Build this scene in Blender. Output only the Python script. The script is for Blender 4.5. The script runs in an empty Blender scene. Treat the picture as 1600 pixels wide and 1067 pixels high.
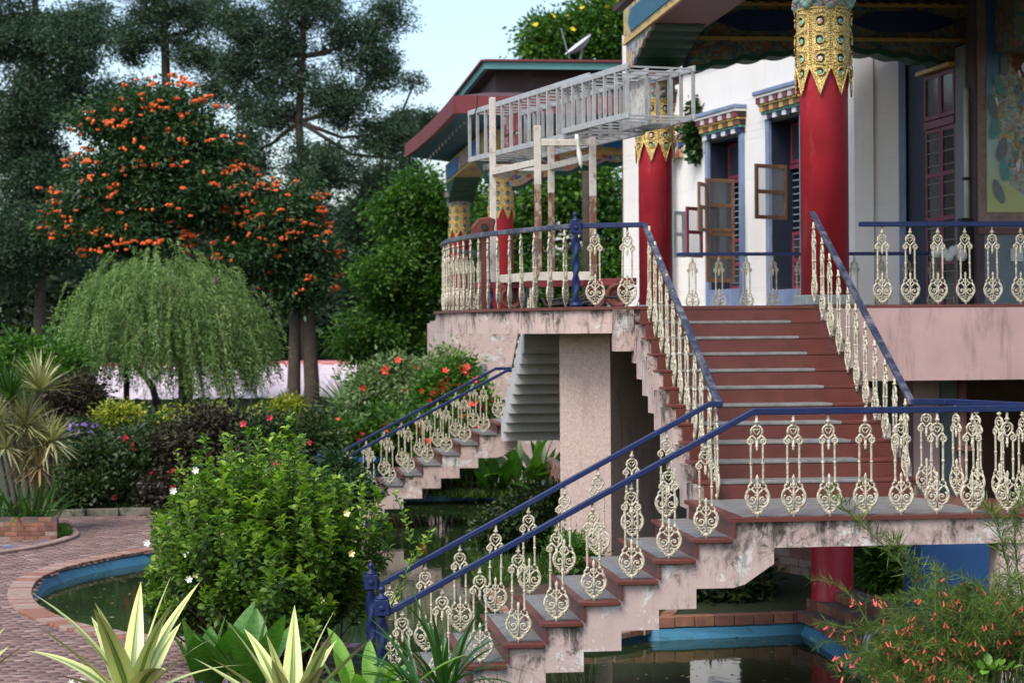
import bpy, bmesh, math, random
import numpy as np
from mathutils import Vector, Matrix, geometry
random.seed(7)
rng = np.random.default_rng(11)
PI = math.pi
scene = bpy.context.scene
col = scene.collection

# ------------------------------------------------------------ camera
F, YAW, PITCH, ROLL, EYE = 3200.0, 0.1199, -0.0064, -0.0074, 1.656
cyw, syw = math.cos(YAW), math.sin(YAW)
fw = Vector((syw*math.cos(PITCH), cyw*math.cos(PITCH), math.sin(PITCH)))
rt = Vector((cyw, -syw, 0.0))
up = rt.cross(fw)
rt2 = rt*math.cos(ROLL) + up*math.sin(ROLL)
up2 = up*math.cos(ROLL) - rt*math.sin(ROLL)
camd = bpy.data.cameras.new('camera')
cam = bpy.data.objects.new('camera', camd)
col.objects.link(cam)
cam.matrix_world = Matrix(((rt2.x, up2.x, -fw.x, 0), (rt2.y, up2.y, -fw.y, 0), (rt2.z, up2.z, -fw.z, EYE), (0, 0, 0, 1)))
camd.sensor_width = 36.0
camd.lens = 72.0
camd.clip_start = 0.5
camd.clip_end = 3000.0
camd.dof.use_dof = True
camd.dof.focus_distance = 18.5
camd.dof.aperture_fstop = 3.1
scene.camera = cam

# ------------------------------------------------------------ world, sun, exposure
SUN_EL, SUN_AZ = math.radians(52), math.radians(-140)   # azimuth of the sun seen from above, from +Y towards +X
world = bpy.data.worlds.new('World')
scene.world = world
world.use_nodes = True
wn = world.node_tree
for n in list(wn.nodes):
    wn.nodes.remove(n)
sky = wn.nodes.new('ShaderNodeTexSky')
sky.sky_type = 'NISHITA'
sky.sun_disc = False
sky.sun_elevation = SUN_EL
sky.sun_rotation = SUN_AZ
sky.air_density = 1.0
sky.dust_density = 2.8
sky.ozone_density = 1.0
bg = wn.nodes.new('ShaderNodeBackground')
bg.inputs['Strength'].default_value = 0.148
wo = wn.nodes.new('ShaderNodeOutputWorld')
wn.links.new(sky.outputs[0], bg.inputs[0])
wn.links.new(bg.outputs[0], wo.inputs[0])
sund = bpy.data.lights.new('sun', 'SUN')
sund.energy = 1.35
sund.angle = math.radians(24)
sund.color = (1.0, 0.97, 0.93)
sun = bpy.data.objects.new('sun', sund)
col.objects.link(sun)
sdir = Vector((math.sin(SUN_AZ)*math.cos(SUN_EL), math.cos(SUN_AZ)*math.cos(SUN_EL), math.sin(SUN_EL)))
sun.rotation_euler = sdir.to_track_quat('Z', 'Y').to_euler()
sun.location = (0, 0, 40)
scene.view_settings.view_transform = 'Standard'
scene.view_settings.look = 'None'
scene.view_settings.gamma = 1.0
scene.view_settings.use_curve_mapping = False
scene.view_settings.exposure = 0.98
scene.render.engine = 'CYCLES'
scene.cycles.max_bounces = 6
scene.cycles.transparent_max_bounces = 6
scene.cycles.caustics_reflective = False
scene.cycles.caustics_refractive = False

# ------------------------------------------------------------ placing helpers
def c2w(u, d, z=0.0):
    """u metres to the right of the camera axis, d metres ahead, z height -> world"""
    return Vector((u*cyw + d*syw, -u*syw + d*cyw, z))
def hor(px):
    return 513.0 + ROLL*(px-800)
def at(px, py, d):
    return c2w((px-800)/F*d, d, EYE + (hor(px)-py)/F*d)
GZ = -1.70
def gnd(px, py, z=GZ):
    d = F*(EYE-z)/(py-hor(px))
    return c2w((px-800)/F*d, d, z)
def gd(px, d, z=GZ):
    return c2w((px-800)/F*d, d, z)

# ------------------------------------------------------------ materials
MATS = {}
def newmat(name):
    m = bpy.data.materials.new(name)
    m.use_nodes = True
    nt = m.node_tree
    b = nt.nodes['Principled BSDF']
    MATS[name] = m
    return m, nt, b
def ramp(nt, fac, stops):
    r = nt.nodes.new('ShaderNodeValToRGB')
    el = r.color_ramp.elements
    while len(el) < len(stops):
        el.new(0.5)
    for e, (p, c) in zip(el, stops):
        e.position = p
        e.color = (c[0], c[1], c[2], 1)
    nt.links.new(fac, r.inputs[0])
    return r.outputs[0]
def noise(nt, scale, detail=4, rough=0.6, vec=None, dist=0.0):
    n = nt.nodes.new('ShaderNodeTexNoise')
    n.inputs['Scale'].default_value = scale
    n.inputs['Detail'].default_value = detail
    n.inputs['Roughness'].default_value = rough
    n.inputs['Distortion'].default_value = dist
    if vec is not None:
        nt.links.new(vec, n.inputs['Vector'])
    return n.outputs['Fac']
def geo_pos(nt, sc=(1, 1, 1)):
    g = nt.nodes.new('ShaderNodeNewGeometry')
    mp = nt.nodes.new('ShaderNodeMapping')
    mp.inputs['Scale'].default_value = sc
    nt.links.new(g.outputs['Position'], mp.inputs['Vector'])
    return mp.outputs[0]
def mixc(nt, a, b, f, mode='MIX'):
    m = nt.nodes.new('ShaderNodeMix')
    m.data_type = 'RGBA'
    m.blend_type = mode
    for s, v in ((m.inputs[0], f), (m.inputs[6], a), (m.inputs[7], b)):
        if hasattr(v, 'links') or hasattr(v, 'is_output'):
            nt.links.new(v, s)
        elif isinstance(v, (tuple, list)):
            s.default_value = (v[0], v[1], v[2], 1)
        else:
            s.default_value = v
    return m.outputs[2]
def bumpn(nt, b, h, strength=0.3, dist=0.01):
    bn = nt.nodes.new('ShaderNodeBump')
    bn.inputs['Strength'].default_value = strength
    bn.inputs['Distance'].default_value = dist
    nt.links.new(h, bn.inputs['Height'])
    nt.links.new(bn.outputs[0], b.inputs['Normal'])
def plain(name, c, rough=0.6, var=0.18, scale=6, metal=0.0, spec=0.4, bump=0.15, bscale=60, stain=None, coat=0.0):
    """base colour with blotchy wear, fine relief; stain = (colour, amount, scale-vector)"""
    m, nt, b = newmat(name)
    p = geo_pos(nt)
    f = noise(nt, scale, 6, 0.65, p)
    lo = [x*(1-var) for x in c]
    hi = [min(1, x*(1+var)) for x in c]
    cc = ramp(nt, f, [(0.3, lo), (0.7, hi)])
    if stain:
        sc, amt, sv = stain
        f2 = noise(nt, 1.0, 7, 0.7, geo_pos(nt, sv), 0.4)
        mask = ramp(nt, f2, [(1-amt-0.08, (0, 0, 0)), (1-amt+0.08, (1, 1, 1))])
        cc = mixc(nt, cc, sc, mask)
    nt.links.new(cc, b.inputs['Base Color'])
    b.inputs['Roughness'].default_value = rough
    b.inputs['Metallic'].default_value = metal
    b.inputs['Specular IOR Level'].default_value = spec
    if coat:
        b.inputs['Coat Weight'].default_value = coat
    if bump:
        bumpn(nt, b, noise(nt, bscale, 4, 0.6, p), bump, 0.006)
    return m
def leafmat(name, c1, c2, c3=None, trans=0.35, rough=0.45, spec=0.35):
    m, nt, b = newmat(name)
    a = nt.nodes.new('ShaderNodeAttribute')
    a.attribute_name = 'rnd'
    stops = [(0.0, c1), (0.75, c2), (1.0, c3 or c2)]
    cc = ramp(nt, a.outputs['Fac'], stops)
    nt.links.new(cc, b.inputs['Base Color'])
    b.inputs['Roughness'].default_value = rough
    b.inputs['Specular IOR Level'].default_value = spec
    t = nt.nodes.new('ShaderNodeBsdfTranslucent')
    cc2 = mixc(nt, cc, (1.0, 1.25, 0.4), 1.0, 'MULTIPLY')
    nt.links.new(cc2, t.inputs['Color'])
    mx = nt.nodes.new('ShaderNodeMixShader')
    mx.inputs[0].default_value = trans
    out = nt.nodes['Material Output']
    nt.links.new(b.outputs[0], mx.inputs[1])
    nt.links.new(t.outputs[0], mx.inputs[2])
    nt.links.new(mx.outputs[0], out.inputs[0])
    return m
def stucco(name, c, amount=0.42, grime=0.10, crack=0.35, under=(0.55, 0.53, 0.5)):
    """painted render with dark damp streaks running down and peeled patches"""
    m, nt, b = newmat(name)
    p = geo_pos(nt)
    f = noise(nt, 3.0, 6, 0.65, p)
    cc = ramp(nt, f, [(0.3, [x*0.86 for x in c]), (0.7, c)])
    tc = nt.nodes.new('ShaderNodeTexCoord'); sz = nt.nodes.new('ShaderNodeSeparateXYZ'); nt.links.new(tc.outputs['Generated'], sz.inputs[0])
    def eased(v, k):          # dirt gathers just below the ledge of every block
        pw = nt.nodes.new('ShaderNodeMath'); pw.operation = 'POWER'; pw.inputs[1].default_value = 2.0; nt.links.new(sz.outputs[2], pw.inputs[0])
        ma = nt.nodes.new('ShaderNodeMath'); ma.operation = 'MULTIPLY_ADD'; ma.inputs[1].default_value = k; nt.links.new(pw.outputs[0], ma.inputs[0]); nt.links.new(v, ma.inputs[2])
        return ma.outputs[0]
    pe = ramp(nt, noise(nt, 2.3, 8, 0.72, p, 0.6), [(0.565, (0, 0, 0)), (0.58, (1, 1, 1))])
    cc = mixc(nt, cc, under, pe)
    # damp streaks, mould blotches that gather in patches, thin cracks
    st = noise(nt, 1.0, 8, 0.75, geo_pos(nt, (9, 9, 2.4)), 1.2)
    mk = ramp(nt, eased(st, grime), [(1-amount, (0, 0, 0)), (1-amount+0.16, (0.9, 0.9, 0.9))])
    bl = ramp(nt, noise(nt, 1.5, 4, 0.6, p, 0.6), [(0.45, (0.10, 0.10, 0.10)), (0.56, (1, 1, 1))])
    mk = mixc(nt, mk, bl, 1.0, 'MULTIPLY')
    cc = mixc(nt, cc, (0.045, 0.04, 0.033), mk)
    mo = ramp(nt, eased(noise(nt, 9.0, 9, 0.8, p, 1.2), grime*.7), [(0.56, (0, 0, 0)), (0.66, (0.85, 0.85, 0.85))])
    mo = mixc(nt, mo, bl, 1.0, 'MULTIPLY')
    cc = mixc(nt, cc, (0.04, 0.035, 0.03), mo)
    vo = nt.nodes.new('ShaderNodeTexVoronoi'); vo.feature = 'DISTANCE_TO_EDGE'; vo.inputs['Scale'].default_value = 1.1
    n9 = nt.nodes.new('ShaderNodeTexNoise'); n9.inputs['Scale'].default_value = 3.5; n9.inputs['Detail'].default_value = 6; nt.links.new(p, n9.inputs['Vector'])
    va = nt.nodes.new('ShaderNodeVectorMath'); va.operation = 'MULTIPLY_ADD'; va.inputs[1].default_value = (0.5, 0.5, 0.5)
    nt.links.new(n9.outputs['Color'], va.inputs[0]); nt.links.new(p, va.inputs[2]); nt.links.new(va.outputs[0], vo.inputs['Vector'])
    ck = ramp(nt, vo.outputs['Distance'], [(0.003, (crack,)*3), (0.008, (0, 0, 0))])
    ck = mixc(nt, ck, bl, 1.0, 'MULTIPLY')
    cc = mixc(nt, cc, (0.08, 0.06, 0.05), ck)
    nt.links.new(cc, b.inputs['Base Color'])
    b.inputs['Roughness'].default_value = 0.85
    b.inputs['Specular IOR Level'].default_value = 0.2
    bumpn(nt, b, noise(nt, 55, 5, 0.65, p), 0.35, 0.01)
    return m

stucco('pink_render', (0.50, 0.385, 0.345), 0.50, 0.13, 0.3)
stucco('pink_render_clean', (0.52, 0.40, 0.365), 0.36, 0.08, 0.1)
plain('pink_beam', (0.42, 0.28, 0.26), 0.7, 0.12, 1.3, stain=((0.25, 0.17, 0.155), 0.38, (4, 4, .8)))
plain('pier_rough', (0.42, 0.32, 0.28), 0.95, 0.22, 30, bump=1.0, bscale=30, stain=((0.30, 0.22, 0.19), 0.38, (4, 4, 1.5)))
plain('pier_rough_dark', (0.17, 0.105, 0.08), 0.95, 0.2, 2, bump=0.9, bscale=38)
plain('red_granite', (0.105, 0.027, 0.019), 0.38, 0.22, 4, bump=0.04, spec=0.5, stain=((0.05, 0.02, 0.015), 0.3, (6, 6, 6)))
plain('grey_granite', (0.17, 0.167, 0.16), 0.45, 0.3, 5, bump=0.06, spec=0.5, stain=((0.1, 0.09, 0.085), 0.34, (5, 5, 5)))
plain('blue_paint', (0.004, 0.013, 0.068), 0.5, 0.25, 9, bump=0.12, stain=((0.025, 0.033, 0.062), 0.36, (7, 7, 7)))
plain('worn_blue_paint', (0.026, 0.033, 0.06), 0.4, 0.35, 9, bump=0.15, stain=((0.13, 0.13, 0.15), 0.45, (5, 5, 5)))
plain('blue_rail_dark', (0.012, 0.022, 0.09), 0.45, 0.2, 9)
plain('cream_iron', (0.50, 0.465, 0.35), 0.72, 0.16, 26, bump=0.5, bscale=110, stain=((0.17, 0.12, 0.06), 0.43, (38, 38, 26)))
plain('cream_iron_old', (0.42, 0.37, 0.25), 0.6, 0.2, 18, bump=0.4, bscale=90, stain=((0.15, 0.12, 0.08), 0.40, (20, 20, 12)))
plain('red_paint', (0.31, 0.012, 0.022), 0.5, 0.22, 2.2, bump=0.15, bscale=14, stain=((0.40, 0.075, 0.075), 0.36, (6, 6, 1.0)))
plain('white_wall', (0.72, 0.70, 0.67), 0.7, 0.04, 1.2, bump=0.1, stain=((0.62, 0.60, 0.56), 0.33, (3, 3, 0.7)))
plain('white_joint', (0.5, 0.48, 0.44), 0.8, 0.05)
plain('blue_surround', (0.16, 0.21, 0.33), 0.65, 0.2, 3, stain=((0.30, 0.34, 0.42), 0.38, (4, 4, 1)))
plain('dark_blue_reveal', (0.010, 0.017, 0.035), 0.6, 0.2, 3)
plain('maroon_wood', (0.17, 0.03, 0.05), 0.5, 0.3, 6, stain=((0.28, 0.10, 0.10), 0.34, (6, 6, 2)))
plain('brown_wood', (0.15, 0.07, 0.035), 0.55, 0.3, 7, stain=((0.3, 0.17, 0.1), 0.36, (8, 8, 2)))
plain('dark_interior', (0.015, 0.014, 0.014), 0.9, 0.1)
plain('stone_grey', (0.16, 0.19, 0.2), 0.7, 0.15)
plain('red_fascia', (0.15, 0.026, 0.03), 0.55, 0.15, 2, stain=((0.12, 0.03, 0.03), 0.3, (2, 2, 5)))
plain('purple_brown', (0.075, 0.05, 0.055), 0.8, 0.15, 1.0, stain=((0.13, 0.095, 0.1), 0.35, (1.5, 1.5, .8)))
plain('teal_trim', (0.09, 0.26, 0.24), 0.5, 0.12, 2)
plain('green_soffit', (0.012, 0.07, 0.04), 0.6, 0.2, 3)
plain('blue_soffit', (0.02, 0.10, 0.16), 0.6, 0.2, 2)
plain('gold_line', (0.52, 0.33, 0.09), 0.45, 0.15, 8)
plain('ceiling_dark', (0.05, 0.018, 0.014), 0.7, 0.2)
plain('aluminium', (0.40, 0.40, 0.395), 0.42, 0.2, 8, metal=0.35, bump=0.1, stain=((0.22, 0.2, 0.18), 0.33, (6, 6, 6)))
plain('rusty_white', (0.50, 0.465, 0.40), 0.7, 0.12, 8, bump=0.3, stain=((0.15, 0.06, 0.025), 0.36, (9, 9, 6)))
plain('rusty_brown', (0.13, 0.06, 0.035), 0.8, 0.4, 14, bump=0.4, stain=((0.42, 0.36, 0.29), 0.44, (12, 12, 7)))
plain('speckled_panel', (0.52, 0.51, 0.48), 0.7, 0.1, 8, stain=((0.18, 0.17, 0.15), 0.42, (16, 16, 16)))
plain('red_panel', (0.17, 0.03, 0.03), 0.7, 0.2, 8, stain=((0.38, 0.33, 0.31), 0.42, (5, 5, 5)))
plain('machine_red', (0.10, 0.025, 0.018), 0.7, 0.3, 10, bump=0.3)
plain('black_rubber', (0.02, 0.02, 0.02), 0.8, 0.2)
plain('plastic_bag', (0.65, 0.64, 0.6), 0.4, 0.1)
plain('pool_blue', (0.045, 0.18, 0.29), 0.6, 0.2, 2.5, stain=((0.03, 0.07, 0.08), 0.36, (4, 4, 9)))
plain('bright_blue', (0.03, 0.16, 0.42), 0.6, 0.15, 2)
plain('pillar_blue', (0.012, 0.055, 0.16), 0.6, 0.15, 2)
plain('brick_red', (0.23, 0.105, 0.068), 0.85, 0.3, 9, bump=0.5, stain=((0.05, 0.04, 0.03), 0.33, (4, 4, 4)))
plain('brick_pale', (0.27, 0.185, 0.15), 0.85, 0.25, 9, bump=0.5, stain=((0.10, 0.08, 0.06), 0.34, (3, 3, 3)))
plain('brick_dark', (0.16, 0.07, 0.05), 0.85, 0.3, 9, bump=0.5, stain=((0.04, 0.035, 0.03), 0.36, (4, 4, 4)))
plain('soil', (0.055, 0.035, 0.022), 0.95, 0.4, 4, bump=0.8, bscale=25)
plain('mortar', (0.10, 0.075, 0.065), 0.9, 0.3, 3, bump=0.5)
plain('bark', (0.06, 0.045, 0.035), 0.9, 0.35, 5, bump=0.8, bscale=22)
plain('bark_pale', (0.15, 0.125, 0.11), 0.9, 0.35, 5, bump=0.8, bscale=22)
plain('stem_green', (0.07, 0.10, 0.03), 0.7, 0.3, 9)
plain('stem_brown', (0.07, 0.05, 0.03), 0.8, 0.3, 9)
plain('underside_white', (0.44, 0.435, 0.425), 0.8, 0.15, 2, stain=((0.16, 0.16, 0.14), 0.33, (2, 2, 2)))
plain('corrugated', (0.60, 0.50, 0.53), 0.5, 0.10, 1.5, stain=((0.33, 0.27, 0.27), 0.34, (1, 1, 1)))
plain('pink_ridge', (0.55, 0.22, 0.23), 0.5, 0.1)
plain('curb_stone', (0.17, 0.155, 0.12), 0.9, 0.3, 5, stain=((0.04, 0.05, 0.03), 0.42, (4, 4, 4)))
plain('dish_grey', (0.45, 0.47, 0.5), 0.4, 0.1)
plain('pipe_steel', (0.30, 0.31, 0.31), 0.35, 0.2, 12, metal=0.6)
plain('white_pipe', (0.55, 0.54, 0.5), 0.5, 0.1)
plain('brown_pipe', (0.12, 0.045, 0.035), 0.6, 0.2)
plain('rock', (0.26, 0.20, 0.14), 0.9, 0.3, 6, bump=0.6)
plain('flower_white', (0.80, 0.80, 0.72), 0.6, 0.05, 20)
plain('flower_cream', (0.78, 0.72, 0.36), 0.6, 0.08, 20)
plain('flower_red', (0.55, 0.03, 0.06), 0.55, 0.25, 20)
plain('flower_orange', (0.66, 0.11, 0.02), 0.55, 0.3, 9)
plain('flower_scarlet', (0.62, 0.045, 0.02), 0.55, 0.3, 20)
plain('flower_coral', (0.72, 0.11, 0.09), 0.5, 0.2, 20)
plain('flower_purple', (0.24, 0.15, 0.48), 0.6, 0.2, 20)
plain('flower_yellow', (0.7, 0.55, 0.03), 0.6, 0.2, 20)
plain('teal_cloud', (0.20, 0.36, 0.31), 0.5, 0.25, 30)
plain('pink_cloud', (0.45, 0.27, 0.26), 0.5, 0.15, 30)
plain('jewel_blue', (0.05, 0.30, 0.42), 0.12, 0.2, 30, bump=0, coat=0.6)
plain('jewel_pink', (0.55, 0.36, 0.38), 0.12, 0.2, 30, bump=0, coat=0.6)
plain('jewel_green', (0.08, 0.38, 0.33), 0.12, 0.2, 30, bump=0, coat=0.6)
plain('dark_hole', (0.02, 0.015, 0.01), 0.8, 0.1)

def make_special():
    # gilded filigree
    m, nt, b = newmat('gold_leaf')
    p = geo_pos(nt)
    v = nt.nodes.new('ShaderNodeTexVoronoi')
    v.inputs['Scale'].default_value = 34
    nt.links.new(p, v.inputs['Vector'])
    w = nt.nodes.new('ShaderNodeTexWave')
    w.wave_type = 'RINGS'
    w.inputs['Scale'].default_value = 16
    w.inputs['Distortion'].default_value = 14
    w.inputs['Detail'].default_value = 2
    nt.links.new(p, w.inputs['Vector'])
    h = nt.nodes.new('ShaderNodeMath')
    h.operation = 'ADD'
    nt.links.new(v.outputs['Distance'], h.inputs[0])
    nt.links.new(w.outputs['Fac'], h.inputs[1])
    cc = ramp(nt, w.outputs['Fac'], [(0.02, (0.26, 0.15, 0.03)), (0.25, (0.60, 0.41, 0.10)), (0.8, (0.78, 0.60, 0.24))])
    nt.links.new(cc, b.inputs['Base Color'])
    b.inputs['Roughness'].default_value = 0.42
    b.inputs['Metallic'].default_value = 0.1
    bumpn(nt, b, h.outputs[0], 0.6, 0.010)
    # many-coloured painted carving
    def painted(name, stops, sc, edge=(0.42, 0.33, 0.16)):
        m, nt, b = newmat(name)
        p = geo_pos(nt)
        n1 = nt.nodes.new('ShaderNodeTexNoise')
        n1.inputs['Scale'].default_value = sc*0.35
        nt.links.new(p, n1.inputs['Vector'])
        mx = nt.nodes.new('ShaderNodeVectorMath')
        mx.operation = 'MULTIPLY_ADD'
        nt.links.new(n1.outputs['Color'], mx.inputs[0])
        mx.inputs[1].default_value = (0.35, 0.35, 0.35)
        nt.links.new(p, mx.inputs[2])
        v = nt.nodes.new('ShaderNodeTexVoronoi')
        v.inputs['Scale'].default_value = sc
        nt.links.new(mx.outputs[0], v.inputs['Vector'])
        sep = nt.nodes.new('ShaderNodeSeparateColor')
        nt.links.new(v.outputs['Color'], sep.inputs[0])
        r = ramp(nt, sep.outputs[0], stops)
        nt.nodes[-1] if False else None
        v2 = nt.nodes.new('ShaderNodeTexVoronoi')
        v2.feature = 'DISTANCE_TO_EDGE'
        v2.inputs['Scale'].default_value = sc
        nt.links.new(mx.outputs[0], v2.inputs['Vector'])
        e = ramp(nt, v2.outputs['Distance'], [(0.02, (1, 1, 1)), (0.07, (0, 0, 0))])
        cc = mixc(nt, r, edge, e)
        nt.links.new(cc, b.inputs['Base Color'])
        b.inputs['Roughness'].default_value = 0.6
        bumpn(nt, b, v2.outputs['Distance'], 0.7, 0.03)
        return m
    cset = [(0.0, (0.02, 0.07, 0.22)), (0.2, (0.36, 0.04, 0.03)), (0.36, (0.04, 0.22, 0.16)), (0.52, (0.42, 0.38, 0.32)),
            (0.66, (0.10, 0.25, 0.42)), (0.8, (0.48, 0.28, 0.06)), (1.0, (0.5, 0.2, 0.16))]
    painted('painted_carving', cset, 7)
    painted('painted_carving_fine', cset, 13)
    painted('painted_dark', [(0.0, (0.02, 0.05, 0.16)), (0.3, (0.04, 0.14, 0.10)), (0.5, (0.20, 0.06, 0.04)), (0.7, (0.26, 0.18, 0.06)), (1.0, (0.06, 0.18, 0.30))], 12, (0.15, 0.11, 0.04))
    painted('painted_gold', [(0.0, (0.45, 0.30, 0.07)), (0.5, (0.55, 0.40, 0.12)), (0.75, (0.10, 0.22, 0.2)), (1.0, (0.35, 0.1, 0.05))], 8)
    painted('mural_figures', [(0.0, (0.16, 0.36, 0.42)), (0.2, (0.56, 0.52, 0.42)), (0.4, (0.32, 0.17, 0.10)), (0.6, (0.26, 0.42, 0.26)), (0.8, (0.5, 0.4, 0.36)), (1.0, (0.10, 0.22, 0.42))], 15, (0.30, 0.27, 0.2))
    # mural ground: blue sky passing into green and ochre meadow
    m, nt, b = newmat('mural_ground')
    g = nt.nodes.new('ShaderNodeNewGeometry')
    s = nt.nodes.new('ShaderNodeSeparateXYZ')
    nt.links.new(g.outputs['Position'], s.inputs[0])
    mr = nt.nodes.new('ShaderNodeMapRange')
    mr.inputs[1].default_value = 3.0
    mr.inputs[2].default_value = 6.6
    nt.links.new(s.outputs[2], mr.inputs[0])
    ns = noise(nt, 4, 5, 0.7)
    ad = nt.nodes.new('ShaderNodeMath')
    ad.operation = 'MULTIPLY_ADD'
    ad.inputs[1].default_value = 0.4
    nt.links.new(ns, ad.inputs[0])
    nt.links.new(mr.outputs[0], ad.inputs[2])
    cc = ramp(nt, ad.outputs[0], [(0.15, (0.50, 0.46, 0.14)), (0.4, (0.42, 0.46, 0.20)), (0.62, (0.38, 0.50, 0.46)), (0.85, (0.14, 0.28, 0.42)), (1.0, (0.05, 0.12, 0.24))])
    nt.links.new(cc, b.inputs['Base Color'])
    b.inputs['Roughness'].default_value = 0.55
    # glass
    m, nt, b = newmat('window_glass')
    b.inputs['Base Color'].default_value = (0.10, 0.12, 0.13, 1)
    b.inputs['Roughness'].default_value = 0.12
    b.inputs['Transmission Weight'].default_value = 0.55
    b.inputs['Alpha'].default_value = 0.55
    b.inputs['IOR'].default_value = 1.3
    m, nt, b = newmat('pale_glass')
    b.inputs['Base Color'].default_value = (0.34, 0.37, 0.37, 1)
    b.inputs['Roughness'].default_value = 0.2
    b.inputs['Alpha'].default_value = 0.25
    # pond water: murky green, mirror-like
    m, nt, b = newmat('pond_water')
    n0 = noise(nt, 0.9, 4, 0.6, geo_pos(nt))
    cc = ramp(nt, n0, [(0.35, (0.010, 0.022, 0.008)), (0.7, (0.022, 0.036, 0.014))])
    nt.links.new(cc, b.inputs['Base Color'])
    b.inputs['Roughness'].default_value = 0.04
    b.inputs['IOR'].default_value = 1.33
    b.inputs['Specular IOR Level'].default_value = 0.5
    bumpn(nt, b, noise(nt, 7, 3, 0.5, geo_pos(nt)), 0.05, 0.02)
    # ground cover
    m, nt, b = newmat('lawn_ground')
    n0 = noise(nt, 0.6, 8, 0.75, geo_pos(nt))
    cc = ramp(nt, n0, [(0.35, (0.025, 0.035, 0.012)), (0.55, (0.035, 0.055, 0.016)), (0.7, (0.06, 0.045, 0.028))])
    nt.links.new(cc, b.inputs['Base Color'])
    b.inputs['Roughness'].default_value = 0.95
    bumpn(nt, b, noise(nt, 20, 5, 0.7, geo_pos(nt)), 0.8, 0.05)
    # variegated agave leaf: cream edges and green middle, across UV x
    m, nt, b = newmat('agave_leaf')
    uv = nt.nodes.new('ShaderNodeUVMap')
    sp = nt.nodes.new('ShaderNodeSeparateXYZ')
    nt.links.new(uv.outputs[0], sp.inputs[0])
    ns2 = noise(nt, 1.0, 4, 0.6, None)
    mp = nt.nodes.new('ShaderNodeMapping')
    mp.inputs['Scale'].default_value = (11, 0.8, 1)
    nt.links.new(uv.outputs[0], mp.inputs[0])
    nn = nt.nodes.new('ShaderNodeTexNoise')
    nn.inputs['Scale'].default_value = 1.0
    nn.inputs['Detail'].default_value = 3
    nt.links.new(mp.outputs[0], nn.inputs['Vector'])
    m1 = nt.nodes.new('ShaderNodeMath'); m1.operation = 'SUBTRACT'; m1.inputs[1].default_value = 0.5
    nt.links.new(sp.outputs[0], m1.inputs[0])
    m2 = nt.nodes.new('ShaderNodeMath'); m2.operation = 'ABSOLUTE'
    nt.links.new(m1.outputs[0], m2.inputs[0])
    m3 = nt.nodes.new('ShaderNodeMath'); m3.operation = 'MULTIPLY_ADD'; m3.inputs[1].default_value = 0.75
    nt.links.new(nn.outputs['Fac'], m3.inputs[0]); nt.links.new(m2.outputs[0], m3.inputs[2])
    cc = ramp(nt, m3.outputs[0], [(0.40, (0.06, 0.13, 0.03)), (0.47, (0.22, 0.30, 0.07)), (0.53, (0.50, 0.53, 0.18)), (0.9, (0.58, 0.60, 0.26))])
    nt.links.new(cc, b.inputs['Base Color'])
    b.inputs['Roughness'].default_value = 0.4
    # broad leaf with veins
    for nm, a1, a2 in (('broad_leaf', (0.045, 0.13, 0.02), (0.10, 0.24, 0.035)), ('broad_leaf_dark', (0.022, 0.075, 0.014), (0.045, 0.12, 0.022)), ('broad_leaf_light', (0.14, 0.30, 0.04), (0.22, 0.42, 0.06))):
        m, nt, b = newmat(nm)
        uv = nt.nodes.new('ShaderNodeUVMap')
        mp = nt.nodes.new('ShaderNodeMapping')
        mp.inputs['Scale'].default_value = (2, 24, 1)
        nt.links.new(uv.outputs[0], mp.inputs[0])
        nn = nt.nodes.new('ShaderNodeTexNoise')
        nn.inputs['Scale'].default_value = 1.0
        nt.links.new(mp.outputs[0], nn.inputs['Vector'])
        cc = ramp(nt, nn.outputs['Fac'], [(0.3, a1), (0.7, a2)])
        nt.links.new(cc, b.inputs['Base Color'])
        b.inputs['Roughness'].default_value = 0.35
        bumpn(nt, b, nn.outputs['Fac'], 0.2, 0.01)
        t = nt.nodes.new('ShaderNodeBsdfTranslucent')
        nt.links.new(mixc(nt, cc, (1.2, 1.5, 0.4), 1.0, 'MULTIPLY'), t.inputs['Color'])
        mx = nt.nodes.new('ShaderNodeMixShader'); mx.inputs[0].default_value = 0.3
        nt.links.new(b.outputs[0], mx.inputs[1]); nt.links.new(t.outputs[0], mx.inputs[2])
        nt.links.new(mx.outputs[0], nt.nodes['Material Output'].inputs[0])
make_special()
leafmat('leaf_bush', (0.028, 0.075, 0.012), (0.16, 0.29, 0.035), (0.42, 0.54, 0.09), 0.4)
leafmat('leaf_hedge', (0.018, 0.035, 0.012), (0.045, 0.085, 0.02), (0.12, 0.14, 0.03), 0.25)
leafmat('leaf_hedge_purple', (0.03, 0.022, 0.018), (0.05, 0.04, 0.022), (0.10, 0.11, 0.03), 0.25)
leafmat('leaf_tulip', (0.016, 0.048, 0.016), (0.038, 0.09, 0.026), (0.075, 0.14, 0.045), 0.3)
leafmat('leaf_weeping', (0.075, 0.15, 0.035), (0.18, 0.29, 0.08), (0.32, 0.43, 0.20), 0.35, 0.6)
leafmat('leaf_oak', (0.020, 0.046, 0.026), (0.048, 0.095, 0.050), (0.10, 0.16, 0.085), 0.3, 0.6)
leafmat('leaf_bright', (0.022, 0.075, 0.012), (0.085, 0.20, 0.025), (0.20, 0.34, 0.05), 0.4)
leafmat('leaf_far', (0.016, 0.034, 0.016), (0.032, 0.06, 0.025), (0.05, 0.085, 0.035), 0.3, 0.7)
leafmat('leaf_yellow', (0.12, 0.17, 0.02), (0.34, 0.36, 0.03), (0.5, 0.48, 0.05), 0.3)
leafmat('leaf_dracaena', (0.20, 0.20, 0.08), (0.46, 0.44, 0.24), (0.66, 0.62, 0.42), 0.3)
leafmat('leaf_dracaena_dry', (0.22, 0.14, 0.07), (0.35, 0.25, 0.14), (0.42, 0.33, 0.2), 0.2)
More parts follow.
